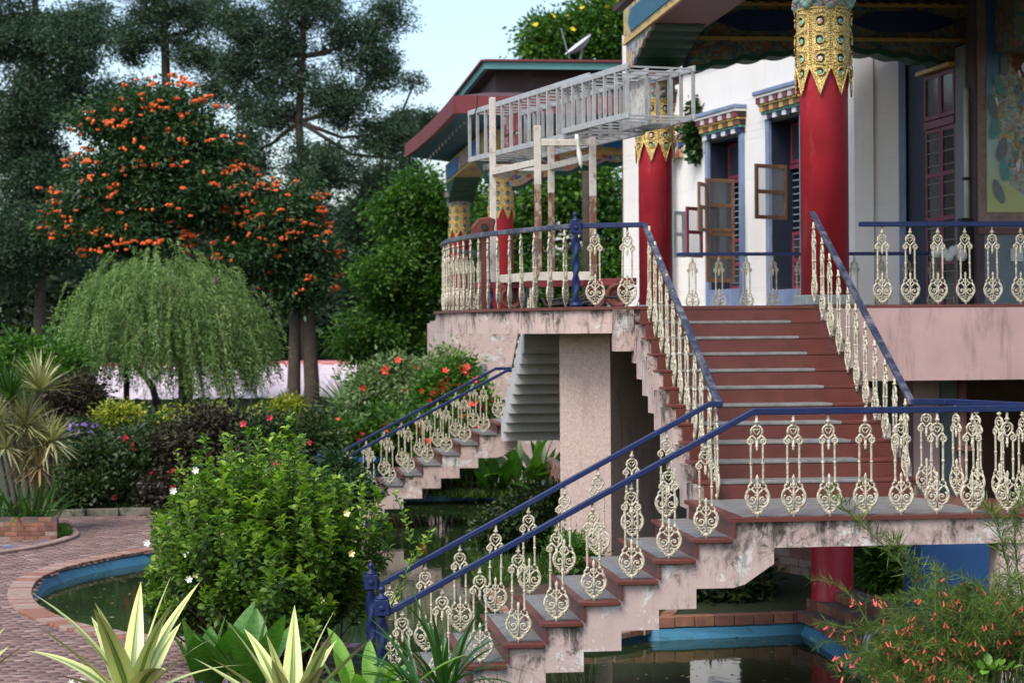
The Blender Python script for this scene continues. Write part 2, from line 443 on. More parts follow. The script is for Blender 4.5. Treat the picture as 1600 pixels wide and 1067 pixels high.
leafmat('leaf_strap', (0.02, 0.06, 0.012), (0.05, 0.12, 0.02), (0.09, 0.18, 0.03), 0.3)
leafmat('leaf_coral', (0.07, 0.13, 0.02), (0.14, 0.23, 0.04), (0.24, 0.33, 0.07), 0.35)
leafmat('leaf_grass', (0.03, 0.07, 0.012), (0.06, 0.13, 0.02), (0.12, 0.2, 0.03), 0.3)
leafmat('leaf_pale', (0.10, 0.17, 0.06), (0.2, 0.28, 0.12), (0.3, 0.36, 0.18), 0.3)
leafmat('path_brick', (0.14, 0.09, 0.078), (0.21, 0.14, 0.122), (0.27, 0.19, 0.168), 0.0, 0.85, 0.2)

# ------------------------------------------------------------ mesh + object helpers
OFF = {}
class MB:
    def __init__(s):
        s.v = []; s.f = []
    def quad(s, a, b, c, d):
        n = len(s.v); s.v += [tuple(a), tuple(b), tuple(c), tuple(d)]; s.f.append((n, n+1, n+2, n+3))
    def box(s, x0, x1, y0, y1, z0, z1):
        return s.obox((x0+x1)/2, (y0+y1)/2, (z0+z1)/2, x1-x0, y1-y0, z1-z0)
    def obox(s, cx, cy, cz, sx, sy, sz, ax=(1, 0, 0), ay=(0, 1, 0), az=(0, 0, 1)):
        ax = Vector(ax)*sx/2; ay = Vector(ay)*sy/2; az = Vector(az)*sz/2; c = Vector((cx, cy, cz))
        n = len(s.v)
        for i in (-1, 1):
            for j in (-1, 1):
                for k in (-1, 1):
                    s.v.append(tuple(c+ax*i+ay*j+az*k))
        s.f += [(n, n+1, n+3, n+2), (n+4, n+6, n+7, n+5), (n, n+4, n+5, n+1), (n+2, n+3, n+7, n+6), (n, n+2, n+6, n+4), (n+1, n+5, n+7, n+3)]
        return s
    def bar(s, p, q, w, h, upv=(0, 0, 1)):
        p = Vector(p); q = Vector(q); d = q-p; L = d.length
        if L < 1e-6: return s
        d /= L
        u = Vector(upv)
        side = d.cross(u)
        if side.length < 1e-4:
            side = d.cross(Vector((1, 0, 0)))
        side.normalize(); u = side.cross(d).normalized()
        c = (p+q)/2
        return s.obox(c.x, c.y, c.z, L, w, h, d, side, u)
    def rail(s, pts, w, h, closed=False):
        """box section swept along horizontal-ish polyline with mitred joints; pts at the TOP centre"""
        P = [Vector(p) for p in pts]; n = len(P); base = len(s.v)
        for i in range(n):
            a = P[max(i-1, 0)]; b = P[min(i+1, n-1)]
            d1 = (P[i]-a); d2 = (b-P[i])
            if d1.length < 1e-6: d1 = d2
            if d2.length < 1e-6: d2 = d1
            d1 = Vector((d1.x, d1.y, 0)).normalized(); d2 = Vector((d2.x, d2.y, 0)).normalized()
            t = (d1+d2)
            t = t.normalized() if t.length > 0.05 else d1
            sd = Vector((t.y, -t.x, 0)); k = 1/max(0.45, abs(t.dot(d1)))
            for q in ((-1, 0), (1, 0), (1, -1), (-1, -1)):
                v = P[i]+sd*(q[0]*w/2*k)+Vector((0, 0, q[1]*h)); s.v.append(tuple(v))
        for i in range(n-1):
            for k in range(4):
                a = base+i*4+k; b = base+i*4+(k+1) % 4
                s.f.append((a, b, b+4, a+4))
        s.f.append((base, base+3, base+2, base+1)); e = base+(n-1)*4; s.f.append((e, e+1, e+2, e+3))
        return s
    def tube(s, pts, r, n=6, cap=True):
        P = [Vector(p) for p in pts]; m = len(P)
        rs = r if isinstance(r, (list, tuple)) else [r]*m
        base = len(s.v); prev = None
        for i in range(m):
            t = (P[min(i+1, m-1)]-P[max(i-1, 0)])
            t = t.normalized() if t.length > 1e-9 else Vector((0, 0, 1))
            if prev is None:
                a = t.cross(Vector((0, 0, 1)))
                if a.length < 0.1: a = t.cross(Vector((0, 1, 0)))
            else:
                a = prev - t*prev.dot(t)
                if a.length < 1e-4: a = t.cross(Vector((0.3, 0.9, 0.1)))
            a.normalize(); prev = a; b = t.cross(a)
            for k in range(n):
                th = 2*PI*k/n
                s.v.append(tuple(P[i]+a*(math.cos(th)*rs[i])+b*(math.sin(th)*rs[i])))
        for i in range(m-1):
            for k in range(n):
                a = base+i*n+k; b = base+i*n+(k+1) % n
                s.f.append((a, b, b+n, a+n))
        if cap:
            s.f.append(tuple(base+k for k in range(n))[::-1]); s.f.append(tuple(base+(m-1)*n+k for k in range(n)))
        return s
    def lathe(s, cx, cy, prof, n=24):
        base = len(s.v)
        for r, z in prof:
            for k in range(n):
                th = 2*PI*k/n; s.v.append((cx+r*math.cos(th), cy+r*math.sin(th), z))
        for i in range(len(prof)-1):
            for k in range(n):
                a = base+i*n+k; b = base+i*n+(k+1) % n; s.f.append((a, b, b+n, a+n))
        s.f.append(tuple(base+k for k in range(n))[::-1]); s.f.append(tuple(base+(len(prof)-1)*n+k for k in range(n)))
        return s
    def prism(s, poly, fn):
        """poly list of 2D points, fn(p, side) -> 3D for side 0/1"""
        n = len(poly); b = len(s.v)
        for sd in (0, 1):
            for p in poly: s.v.append(tuple(fn(p, sd)))
        s.f.append(tuple(range(b, b+n))[::-1]); s.f.append(tuple(range(b+n, b+2*n)))
        for i in range(n):
            j = (i+1) % n; s.f.append((b+i, b+j, b+n+j, b+n+i))
        return s
    def ball(s, c, r, nu=8, nv=6, sc=(1, 1, 1)):
        b = len(s.v)
        for i in range(nv+1):
            ph = PI*i/nv
            for k in range(nu):
                th = 2*PI*k/nu
                s.v.append((c[0]+r*sc[0]*math.sin(ph)*math.cos(th), c[1]+r*sc[1]*math.sin(ph)*math.sin(th), c[2]+r*sc[2]*math.cos(ph)))
        for i in range(nv):
            for k in range(nu):
                a = b+i*nu+k; e = b+i*nu+(k+1) % nu; s.f.append((a, a+nu, e+nu, e))
        return s
    def mesh(s, name, mat, off=(0, 0, 0), smooth=False, bevel=0.0):
        me = bpy.data.meshes.new(name)
        o = Vector(off)
        me.from_pydata([(v[0]-o.x, v[1]-o.y, v[2]-o.z) for v in s.v], [], s.f)
        bm = bmesh.new(); bm.from_mesh(me)
        bmesh.ops.recalc_face_normals(bm, faces=bm.faces)
        if bevel:
            eds = [e for e in bm.edges if len(e.link_faces) == 2 and e.calc_face_angle(0) > 0.5]
            if len(eds) < 3000:
                bmesh.ops.bevel(bm, geom=eds, offset=bevel, segments=1, affect='EDGES')
        bm.to_mesh(me); bm.free()
        me.materials.append(MATS[mat])
        if smooth:
            me.polygons.foreach_set('use_smooth', [True]*len(me.polygons))
        return me
def link(me, name, parent=None, loc=None, rot=None, scale=None):
    o = bpy.data.objects.new(name, me)
    col.objects.link(o)
    po = OFF.get(parent.name, Vector((0, 0, 0))) if parent else Vector((0, 0, 0))
    if parent: o.parent = parent
    if loc is not None:
        o.location = Vector(loc)-po; OFF[o.name] = Vector(loc)
    else:
        OFF[o.name] = po
    if rot is not None: o.rotation_euler = rot
    if scale is not None: o.scale = scale
    return o
def part(mb, name, mat, parent, smooth=False, bevel=0.0, label=None, kind=None):
    off = OFF.get(parent.name, Vector((0, 0, 0))) if parent else Vector((0, 0, 0))
    o = link(mb.mesh(name, mat, off, smooth, bevel), name, parent)
    if label: o['label'] = label
    if kind: o['kind'] = kind
    return o
def thing(name, label, cat, loc=(0, 0, 0), group=None):
    o = bpy.data.objects.new(name, None)
    o.empty_display_size = 0.2
    col.objects.link(o)
    o.location = loc; OFF[o.name] = Vector(loc)
    o['label'] = label; o['category'] = cat
    if group: o['group'] = group
    return o
def struct(mb, name, mat, label=None, smooth=False, kind='structure'):
    o = part(mb, name, mat, None, smooth)
    o['kind'] = kind
    if label: o['label'] = label
    return o
# ============================================================ staircases
R_, Y0, XL, XR, T_ = 0.172, 22.61, 4.172, 6.241, 0.3327
YF, YB, XN, TL, R2 = 17.33, 19.20, 3.978, 0.3293, 0.1725
TZ = 11*R_                      # terrace floor 1.892
YM = 27.4                       # mirror plane of the porch
NLOW = 9

def baluster_mesh(mat, name):
    s = MB(); r = 0.0105
    def arc(cx, cz, rad, a0, a1, n, rr=r, e=1.0, k=5):
        s.tube([(cx+rad*math.cos(a0+(a1-a0)*i/n), 0, cz+rad*e*math.sin(a0+(a1-a0)*i/n)) for i in range(n+1)], rr, k)
    s.tube([(0, 0, .887), (0, 0, .835), (0, 0, .83), (0, 0, .822), (0, 0, .812), (0, 0, .79)], [.013, .013, .024, .024, .014, .012], 8)
    arc(0, .742, .050, -0.55, PI+0.55, 14, .0115)
    # heart
    for sx in (-1, 1):
        s.tube([(0, 0, .752), (sx*.010, 0, .765), (sx*.024, 0, .763), (sx*.028, 0, .747), (sx*.016, 0, .728), (0, 0, .712)], .007, 5)
        s.tube([(sx*.044, 0, .716), (sx*.030, 0, .695), (sx*.012, 0, .680), (0, 0, .662)], .010, 5)
        arc(sx*.056, .655, .020, 0.3 if sx > 0 else PI-0.3, (0.3+5.2) if sx > 0 else (PI-0.3-5.2), 12, .009)
        s.tube([(sx*.046, 0, .708), (sx*.060, 0, .688), (sx*.078, 0, .672), (sx*.082, 0, .650), (sx*.070, 0, .634), (sx*.052, 0, .628)], .010, 5)
        s.ball((sx*.056, 0, .655), .010, 6, 4)
        # twisted twin rods
        pts = []; rr = []
        z = .632
        while z > .300:
            pts += [(sx*.0535, 0, z), (sx*.0535, 0, z-.008)]; rr += [.0125, .0080]; z -= .0166
        s.tube(pts, rr, 6)
        s.ball((sx*.0535, 0, .466), .016, 6, 4)
        s.ball((sx*.0535, 0, .297), .017, 6, 4)
        # lower side curls and crossing bars
        arc(sx*.058, .262, .021, 1.9 if sx > 0 else PI-1.9, (1.9-5.0) if sx > 0 else (PI-1.9+5.0), 12, .009)
        s.tube([(sx*.050, 0, .245), (sx*.020, 0, .212), (-sx*.022, 0, .186)], .009, 5)
        s.tube([(sx*.020, 0, .290), (sx*.028, 0, .268), (sx*.010, 0, .252), (0, 0, .24)], .008, 5)
        # big outer C
        s.tube([(sx*.074, 0, .244), (sx*.094, 0, .215), (sx*.104, 0, .180), (sx*.102, 0, .145), (sx*.088, 0, .112), (sx*.066, 0, .090), (sx*.040, 0, .082)], .0125, 6)
        # inner spiral
        sp = []
        for i in range(22):
            a = i/21; th = 2.2+a*8.0; rad = .040*(1-a)+.009
            sp.append((sx*(.046-math.cos(th)*rad*1.0), 0, .152+math.sin(th)*rad))
        s.tube(sp, .0082, 5)
        s.ball((sx*.046, 0, .152), .010, 6, 4)
        # leaf lobes running down to the foot
        for (x, z, q) in ((.082, .100, .014), (.066, .080, .015), (.050, .066, .014), (.036, .048, .015), (.020, .034, .014)):
            s.ball((sx*x, 0, z), q, 6, 4, (1, .7, 1))
        s.tube([(sx*.062, 0, .092), (sx*.040, 0, .060), (sx*.014, 0, .040), (0, 0, .030)], .010, 5)
        arc(sx*.022, .082, .016, 0, 2*PI, 10, .006)
    s.tube([(0, 0, .665), (0, 0, .625), (0, 0, .618), (0, 0, .600), (0, 0, .590), (0, 0, .570)], [.012, .010, .018, .008, .012, .003], 7)
    s.tube([(0, 0, .372), (0, 0, .345), (0, 0, .325), (0, 0, .300), (0, 0, .292), (0, 0, .27), (0, 0, .21), (0, 0, .19), (0, 0, .06)], [.002, .015, .013, .007, .017, .010, .010, .014, .008], 7)
    s.tube([(0, 0, .050), (0, 0, .030), (0, 0, .020), (0, 0, .0)], [.016, .020, .012, .014], 7)
    me = s.mesh(name, mat, (0, 0, 0), True)
    return me
BAL = baluster_mesh('cream_iron', 'baluster')
BAL_OLD = BAL.copy(); BAL_OLD.name = 'baluster_old'
BAL_OLD.materials[0] = MATS['cream_iron_old']

def newel_parts(x, y, z0, z1, parent, mat='blue_paint'):
    h = z1-z0; s = MB(); n = 10
    s.lathe(x, y, [(.075, z0), (.075, z0+.035), (.045, z0+.06)], 12)
    m = 26; base = len(s.v)
    for i in range(m+1):                       # twisted shaft
        z = z0+.05+(h-.05-.26)*i/m
        for k in range(n):
            th = 2*PI*k/n; rr = .040+.012*math.cos(2*(th-i*0.42))
            s.v.append((x+rr*math.cos(th), y+rr*math.sin(th), z))
    for i in range(m):
        for k in range(n):
            a = base+i*n+k; b = base+i*n+(k+1) % n; s.f.append((a, b, b+n, a+n))
    nw = part(s, 'newel_post', mat, parent, True)
    s = MB()
    s.box(x-.062, x+.062, y-.062, y+.062, z1-.25, z1-.11)
    for ax in (0, 1):
        for sg in (-1, 1):                     # raised boss on each face of the head
            c = (x+(sg*.064 if ax == 0 else 0), y+(sg*.064 if ax == 1 else 0), z1-.18)
            s.ball(c, .03, 8, 5, (.35, 1, 1) if ax == 0 else (1, .35, 1))
    part(s, 'newel_head', mat, nw, bevel=.008)
    s = MB()
    s.lathe(x, y, [(.062, z1-.11), (.05, z1-.09), (.022, z1-.075), (.018, z1-.055), (.030, z1-.035), (.026, z1-.015), (.004, z1+.005)], 12)
    part(s, 'finial', mat, nw, True)

def railing(name, label, paths, bals, newels=(), old=False, mats=('blue_paint',), group='blue topped cast iron railings'):
    p0 = paths[0][0]
    t = thing(name, label, 'railing', (p0[0], p0[1], min(b[2] for b in bals) if bals else p0[2]-.95), group)
    for i, pth in enumerate(paths):
        part(MB().rail(pth, .062, .056), 'handrail', mats[min(i, len(mats)-1)], t, bevel=.006)
    me = BAL_OLD if old else BAL
    for (x, y, zb, zt, rz) in bals:
        o = link(me, 'baluster', t, (x, y, zb), (random.uniform(-.012, .012), random.uniform(-.012, .012), rz+random.uniform(-.04, .04)), (1, 1, (zt-zb)/.887))
    for nw in newels: newel_parts(*nw, t)
    return t

def staircase(near):
    my = (lambda y: y) if near else (lambda y: 2*YM-y)
    def box(s, x0, x1, y0, y1, z0, z1):
        a, b = sorted((my(y0), my(y1))); return s.box(x0, x1, a, b, z0, z1)
    lab = ('wide red granite staircase climbing from the pond to the terrace, nearest the camera' if near else
           'farther staircase behind the round balcony, its ribbed grey underside showing')
    t = thing('staircase', lab, 'staircase', (XN, my(YF), 0), 'twin stairs of the porch')
    pk = 'pink_render'
    # ---- upper flight: stepped concrete plate, full width
    fp = None
    for k in range(1, 11):
        y = Y0-k*T_; z = (11-k)*R_
        s = MB(); box(s, XL-.10, XR+.10, y+.026, y+T_+(.026 if k > 1 else 0), max(z-.46, -.30), z-.034)
        fp = part(s, 'step_block', pk if near else 'underside_white', t)
    for k in range(1, 12):
        y = Y0-k*T_; z = (11-k)*R_
        s = MB(); box(s, XL-.0, XR+.0, y+T_+.0, y+T_+.020, z+.001, z+R_-.034)
        part(s, 'riser', 'red_granite', t)
        if k == 11: break
        wx = .12 if k == 10 else 0
        s = MB(); box(s, XR-.42, XR+.05+wx, y-.004, y+T_, z-.030, z)
        tr = part(s, 'tread', 'red_granite', t, bevel=.004)
        s = MB(); box(s, XL-.05, XL+.13, y-.004, y+T_, z-.030, z)
        part(s, 'tread_end', 'red_granite', tr, bevel=.004)
        s = MB(); box(s, XL+.132, XR-.422, y-.008, y+T_-.002, z-.030, z+.002)
        part(s, 'tread_inlay', 'grey_granite', tr, bevel=.006)
    # ---- landing
    s = MB()
    lp = [(XN, YF), (7.15, YF), (7.25, YF+1.0), (6.62, Y0-10*T_+.02), (XN, Y0-10*T_+.02)]
    s.prism(lp, lambda p, sd: (p[0], my(p[1]), 0 if sd == 0 else -.035))
    ld = part(s, 'landing', 'red_granite', t)
    ip = [(XN+.14, YF+.13), (6.35, YF+.13), (6.2, Y0-10*T_-.02), (XN+.14, Y0-10*T_-.02)]
    part(MB().prism(ip, lambda p, sd: (p[0], my(p[1]), .003 if sd == 0 else -.01)), 'landing_inlay', 'grey_granite', ld)
    # ---- lower flight stepped plate (with landing beam), seen from its side
    e = .03
    for j in range(1, NLOW+1):
        z = -j*R2-.036
        s = MB(); box(s, XN+e-j*TL, XN+e-(j-1)*TL, YF+.03, YB, z-.43+.036, z)
        part(s, 'step_block', pk, t)
    poly = [(XN+e, -.036), (XN+e, -R2-.43), (XN+e+.10, -R2-.40), (XN+e+.36, -.40), (XN+e+.36, -.262), (7.12, -.262), (7.12, -.036)]
    pl = part(MB().prism(poly, lambda p, sd: (p[0], my(YF+.03 if sd == 0 else YB-.0), p[1])), 'landing_beam', pk, t)
    for j in range(1, NLOW+1):
        z = -j*R2; x = XN-j*TL
        s = MB(); box(s, x+TL+.028, x+TL+.046, YF-.0, YB+.02, z+.001, z+R2-.034)
        part(s, 'riser', 'red_granite', t)
        s = MB(); box(s, x-.012, x+TL+.02, YF-.02, YF+.17, z-.034, z)
        tr = part(s, 'tread', 'red_granite', t, bevel=.004)
        s = MB(); box(s, x-.012, x+.055, YF+.17, YB+.03, z-.034, z)
        part(s, 'tread_nosing', 'red_granite', tr, bevel=.004)
        s = MB(); box(s, x+.055, x+TL+.026, YF+.172, YB+.03, z-.030, z+.002)
        for g in (.10, .13, .16):
            pass
        part(s, 'tread_inlay', 'grey_granite', tr)
        s = MB()
        for g in (.075, .10, .125, .15):
            box(s, x+g, x+g+.007, YF+.2, YB, z+.002, z+.0045)
        part(s, 'anti_slip_ribs', 'stone_grey', tr)
    # ---- pier that carries the landing on the right
    s = MB(); a, b = sorted((my(YF+.06), my(YF+.30)))
    s.box(6.40, 7.1, a, b, GZ-.3, -.262)
    part(s, 'landing_pier', 'pink_render_clean', t)
    return t
staircase(True)
staircase(False)

# railings of both stairs
def stair_rails(near):
    my = (lambda y: y) if near else (lambda y: 2*YM-y)
    n = 'front stair' if near else 'far stair'
    zr = .946; sl = R2/TL
    def low(x): return zr-max(0, 4.20-x)*sl
    def bl(x, y, j):
        zb = -j*R2 if j > 0 else 0
        return (x, my(y), zb, low(x)-.056, 0)
    xe = XN-9*TL
    # outer low rail: newel -> landing front -> right
    bals = [bl(XN-(j-.40)*TL, YF+.07, j) for j in range(1, 10)]
    bals += [bl(4.235+.322*i, YF+.07, 0) for i in range(0, 9)]
    if near:
        bals += [bl(7.12-.05*i, YF+.2+.3*i, 0)[:4]+(PI/2-.2,) for i in range(1, 2)]
    z1 = low(xe)
    railing('railing', f'railing along the {"camera side" if near else "farthest side"} of the {n} landing and lower steps', [[(xe, my(YF+.07), z1), (4.20, my(YF+.07), zr), (7.12, my(YF+.07), zr)]], bals, [(xe-.05, my(YF+.07), GZ, z1+.20)])
    # inner low rail joined to the left rail of the upper flight
    bals = [bl(XN-(j-.40)*TL, YB-.02, j) for j in range(1, 10)]
    usl = (TZ-0.0)/(Y0-YB-.08)
    yt = Y0+.1
    for k in range(0, 11):
        y = YB+.06+k*T_*.985; kk = max(0, min(11, int((y-(Y0-10*T_))/T_+1)))
        zb = kk*R_
        zt = zr+(y-YB)*usl-.056
        bals.append((4.29-.03*k/11, my(y), min(zb, zt-.80), zt, PI/2))
    nx = 3.52
    top = [(4.30, my(YB-.02), zr), (4.25, my(yt), TZ+zr)]
    fl = [(xe, my(YB-.02), z1), (4.20, my(YB-.02), zr-.0), (4.33, my(YB-.02), zr)]
    railing('railing', f'railing on the balcony side of the {n}, bent where the two flights meet', [fl, [(top[0][0], top[0][1], zr-.002), top[1]]], bals, [(xe-.05, my(YB-.02), GZ, z1+.20)], mats=('blue_paint', 'worn_blue_paint'))
    # right rail of the upper flight and the landing's far side
    bals = []
    ztop = TZ+1.07
    for k in range(0, 11):
        y = YB+.10+k*T_*.985; kk = max(0, min(11, int((y-(Y0-10*T_))/T_+1)))
        zt = zr+(y-YB)*(ztop-zr)/(yt-YB)-.056
        bals.append((6.17, my(y), max(kk*R_, zt-.92), zt, PI/2))
    bals += [(6.36, my(YB+.03), 0, zr-.056, 0.1), (6.60, my(YB-.15), 0, zr-.056, -1.25), (6.69, my(YB-.47), 0, zr-.056, -1.25), (6.79, my(YB-.79), 0, zr-.056, -1.25), (6.89, my(YB-1.11), 0, zr-.056, -1.25), (6.99, my(YB-1.43), 0, zr-.056, -1.25)]
    railing('railing', f'railing on the right of the {n}, running round the back of the landing', [[(6.19, my(yt), ztop), (6.20, my(YB), zr)], [(6.20, my(YB), zr-.002), (6.55, my(YB+.02), zr-.002), (7.09, my(YF+.11), zr-.002)]], bals, mats=('worn_blue_paint', 'blue_paint'))
stair_rails(True)
stair_rails(False)

# ============================================================ terrace of the near porch
CX, CY, RB = 11.81, 27.4, 9.40
def arc_pts(rad, n=28):
    a0 = math.asin(4.4/9.4); return [(CX-rad*math.cos(a0-2*a0*i/n), CY-rad*math.sin(a0-2*a0*i/n)) for i in range(n+1)]
porch = thing('temple_porch', 'raised porch of the temple with red columns, painted beams and a round balcony', 'porch', (6.3, YM, GZ))
def slab_outline(o):
    a = arc_pts(RB+.11+o)
    p = [(XL-.10, Y0+.02-o)]
    p += [(3.46-o, 22.87-o)] + a[1:-1] + [(3.46-o, 2*YM-22.87+o)]
    p += [(XL-.10, 2*YM-Y0-.02+o)]
    return p
A = slab_outline(0); 
full = A + [(13.5, 2*YM-Y0-.02), (13.5, Y0+.02)]
part(MB().prism(full, lambda p, sd: (p[0], p[1], TZ-.036 if sd == 0 else TZ-.30)), 'terrace_slab', 'pink_render', porch)
B2 = slab_outline(.03) + [(13.5, 2*YM-Y0+.01), (13.5, Y0-.01)]
part(MB().prism(B2, lambda p, sd: (p[0], p[1], TZ if sd == 0 else TZ-.034)), 'floor_edging', 'red_granite', porch)
s = MB()
for i in range(16):
    for j in range(14):
        x = 4.3+i*.6; y = 22.8+j*.66
        s.box(x+.004, x+.596, y+.004, y+.656, TZ, TZ+.004)
part(s, 'floor_tiles', 'grey_granite', porch, kind='stuff')
part(MB().box(XL-.30, XL-.102, Y0-.16, Y0+.14, TZ-.50, TZ-.036), 'stair_corner_block', 'pink_render', porch)
# deep beam right of the stairs, on both long sides
for y0, y1 in ((Y0-.05, Y0+.2), (2*YM-Y0-.2, 2*YM-Y0+.05)):
    part(MB().box(XR+.11, 13.4, y0, y1, 1.03, TZ-.037), 'edge_beam', 'pink_beam', porch)
# piers below
pr = Vector(at(953, 700, 23.6)); pl_ = Vector(at(874, 700, 24.2)); pb = Vector(at(1075, 700, 26.0))
back = Vector((pl_.x+(pb.x-pr.x), pl_.y+(pb.y-pr.y), 0))
pp = [(pl_.x, pl_.y), (pr.x, pr.y), (pb.x, pb.y), (back.x, back.y)]
part(MB().prism(pp, lambda p, sd: (p[0], p[1], GZ-.4 if sd == 0 else TZ-.301)), 'pier', 'pier_rough', porch, label='rough rendered pinkish pier under the balcony')
def box_px(px0, px1, d, dep, z0, z1):
    a = gd(px0, d); b = gd(px1, d); s = MB()
    s.box(a.x, b.x, min(a.y, b.y), max(a.y, b.y)+dep, z0, z1); return s
part(box_px(1425, 1467, 24.2, .5, GZ-.4, 1.03), 'pier', 'pink_beam', porch, label='slim pink pier under the porch floor')
part(box_px(1380, 1424, 25.5, .4, GZ-.4, 1.03), 'pier', 'stone_grey', porch)
part(box_px(1468, 1500, 25.0, .4, GZ-.4, 1.4), 'pier', 'stone_grey', porch)
# back and side walls added to enclose the undercroft and keep it dark
part(MB().box(7.2, 13.4, 30.6, 30.8, GZ-.4, TZ-.3), 'added_shade_wall', 'pier_rough_dark', porch)
part(MB().box(13.2, 13.4, 22.8, 30.6, GZ-.4, TZ-.3), 'added_shade_wall', 'pier_rough_dark', porch)

# columns
def swirl_panel(s_h, par, X, Y, r, th, z, k, sz):
    c = Vector((X+r*math.cos(th), Y+r*math.sin(th), z)); n = Vector((math.cos(th), math.sin(th), 0)); t = Vector((-math.sin(th), math.cos(th), 0)); u = Vector((0, 0, 1))
    def disc(mb, cc, ra, rb, dep, m=12):
        b = len(mb.v)
        mb.v.append(tuple(cc+n*dep))
        for i in range(m):
            a = 2*PI*i/m; mb.v.append(tuple(cc+t*(ra*math.cos(a))+u*(rb*math.sin(a))))
        for i in range(m): mb.f.append((b, b+1+i, b+1+(i+1) % m))
    disc(s_h, c+n*.003, .052*sz, .060*sz, .004)
    link(JEW[k % 3], 'jewel', par, c+n*.004-u*.010*sz, (0, 0, th), (sz, sz, sz))
    return c, n, t, u
JEW = []
for _m in ('jewel_blue', 'jewel_pink', 'jewel_green'):
    _s = MB(); _s.ball((0, 0, 0), .036, 10, 6, (.45, 1, 1)); JEW.append(_s.mesh('jewel', _m, (0, 0, 0), True))
def column(X, Y, r, label, detailed=True, z0=TZ, ztop=5.42, tips=4.30):
    sh = part(MB().lathe(X, Y, [(r, z0+.10), (r, ztop-.25), (r*.98, ztop-.2)], 40), 'column', 'red_paint', porch if detailed is not None else None, True, label=label)
    s = MB(); s.box(X-r-.03, X+r+.03, Y-r-.03, Y+r+.03, z0+.004, z0+.12)
    part(s, 'column_base', 'stone_grey', sh, bevel=.01)
    # gilt sleeve, eight pendants with a zig-zag hem
    n = 96; top = tips+1.0; s = MB(); rows = 10; rr = r+.022
    for k in range(n):
        th = 2*PI*k/n; ph = (k*8/n) % 1.0
        tri = 1-abs(ph-.5)*2                     # 1 at the tip
        low = tips+.33*(1-tri)**0.85 if tri > .06 else tips+.33
        for i in range(rows+1):
            z = top+(low-top)*i/rows
            bul = rr + .010*math.sin(PI*ph)
            s.v.append((X+bul*math.cos(th), Y+bul*math.sin(th), z))
    for k in range(n):
        for i in range(rows):
            a = k*(rows+1)+i; b = ((k+1) % n)*(rows+1)+i; s.f.append((a, b, b+1, a+1))
    m = len(s.v)
    # raised rim along the hem, beads between panels
    for q in range(8):
        th0 = 2*PI*(q+.5)/8; h = []
        for i in range(13):
            ph = i/12; th = 2*PI*(q+ph)/8; tri = 1-abs(ph-.5)*2
            z = tips+.33*(1-tri)**0.85
            h.append((X+(rr+.018)*math.cos(th), Y+(rr+.018)*math.sin(th), z))
        s.tube(h, .011, 5)
        th = 2*PI*q/8
        if detailed:
            for zz in np.arange(tips+.36, top-.02, .027):
                for dt in (-.03, .03):
                    s.ball((X+(rr+.006)*math.cos(th+dt), Y+(rr+.006)*math.sin(th+dt), zz), .010, 5, 3)
    for zz in (top-.0,):
        s.tube([(X+(rr+.01)*math.cos(2*PI*i/32), Y+(rr+.01)*math.sin(2*PI*i/32), zz) for i in range(33)], .016, 5)
    shh = MB()
    for q in range(8):
        th = 2*PI*(q+.5)/8
        for i, z in enumerate((top-.15, top-.37, top-.58, top-.74)):
            c, nn, t, u = swirl_panel(shh, sh, X, Y, rr+.014, th, z, (q*5+i*3+(q*i) % 2) % 3, (1, 1, .95, .75)[i])
            if detailed:
                sg_ = 1 if (q+i) % 2 else -1
                pts = []
                for a in range(16):                   # comma-shaped scroll round every jewel
                    f = a/15; an = sg_*(-0.9+f*6.2)+PI/2; ra = .066-.046*f
                    pts.append(c+nn*(.012)+t*(ra*math.cos(an))+u*(ra*math.sin(an)))
                s.tube(pts, [.010]*10+[.009, .008, .008, .007, .007, .009], 5)
                pts = [c+nn*.008+t*(-.085*sg_)+u*.08, c+nn*.010+t*(-.03*sg_)+u*.09, c+nn*.010+t*(.05*sg_)+u*.105, c+nn*.008+t*(.09*sg_)+u*.14]
                s.tube(pts, .008, 5)
    part(s, 'gold_sleeve', 'gold_leaf', sh, True)
    part(shh, 'jewel_setting', 'dark_hole', sh)
    # cloud scroll collar
    s1, s2 = MB(), MB()
    for q in range(7):
        th = 2*PI*(q+.25)/7; n_ = Vector((math.cos(th), math.sin(th), 0)); t = Vector((-n_.y, n_.x, 0))
        for dx, dz, rad in ((-.09, .03, .055), (.09, .03, .055), (0, -.03, .075), (-.045, .0, .06), (.045, 0, .06)):
            c = Vector((X, Y, top+.07+dz))+n_*(r+.045)+t*dx
            s1.ball(c, rad*.85, 10, 6, (abs(n_.x)*.3+abs(t.x)*1, abs(n_.y)*.3+abs(t.y)*1, .8))
            c2 = c+n_*.022
            s2.ball(c2, rad*.5, 8, 5, (abs(n_.x)*.3+abs(t.x)*1, abs(n_.y)*.3+abs(t.y)*1, .7))
    part(s1, 'cloud_collar', 'teal_cloud', sh, True); part(s2, 'cloud_centre', 'pink_cloud', sh, True)
    s = MB(); s.lathe(X, Y, [(r*.95, ztop-.3), (r+.06, top+.12), (r+.06, ztop+.12), (r+.16, ztop+.16), (r+.16, ztop+.3)], 24)
    part(s, 'capital', 'painted_carving_fine', sh)
    return sh
column(6.45, 23.15, .278, 'thick red column at the head of the stairs, gold zigzag sleeve')
column(6.25, 32.45, .270, 'red column farther back behind the stair top')

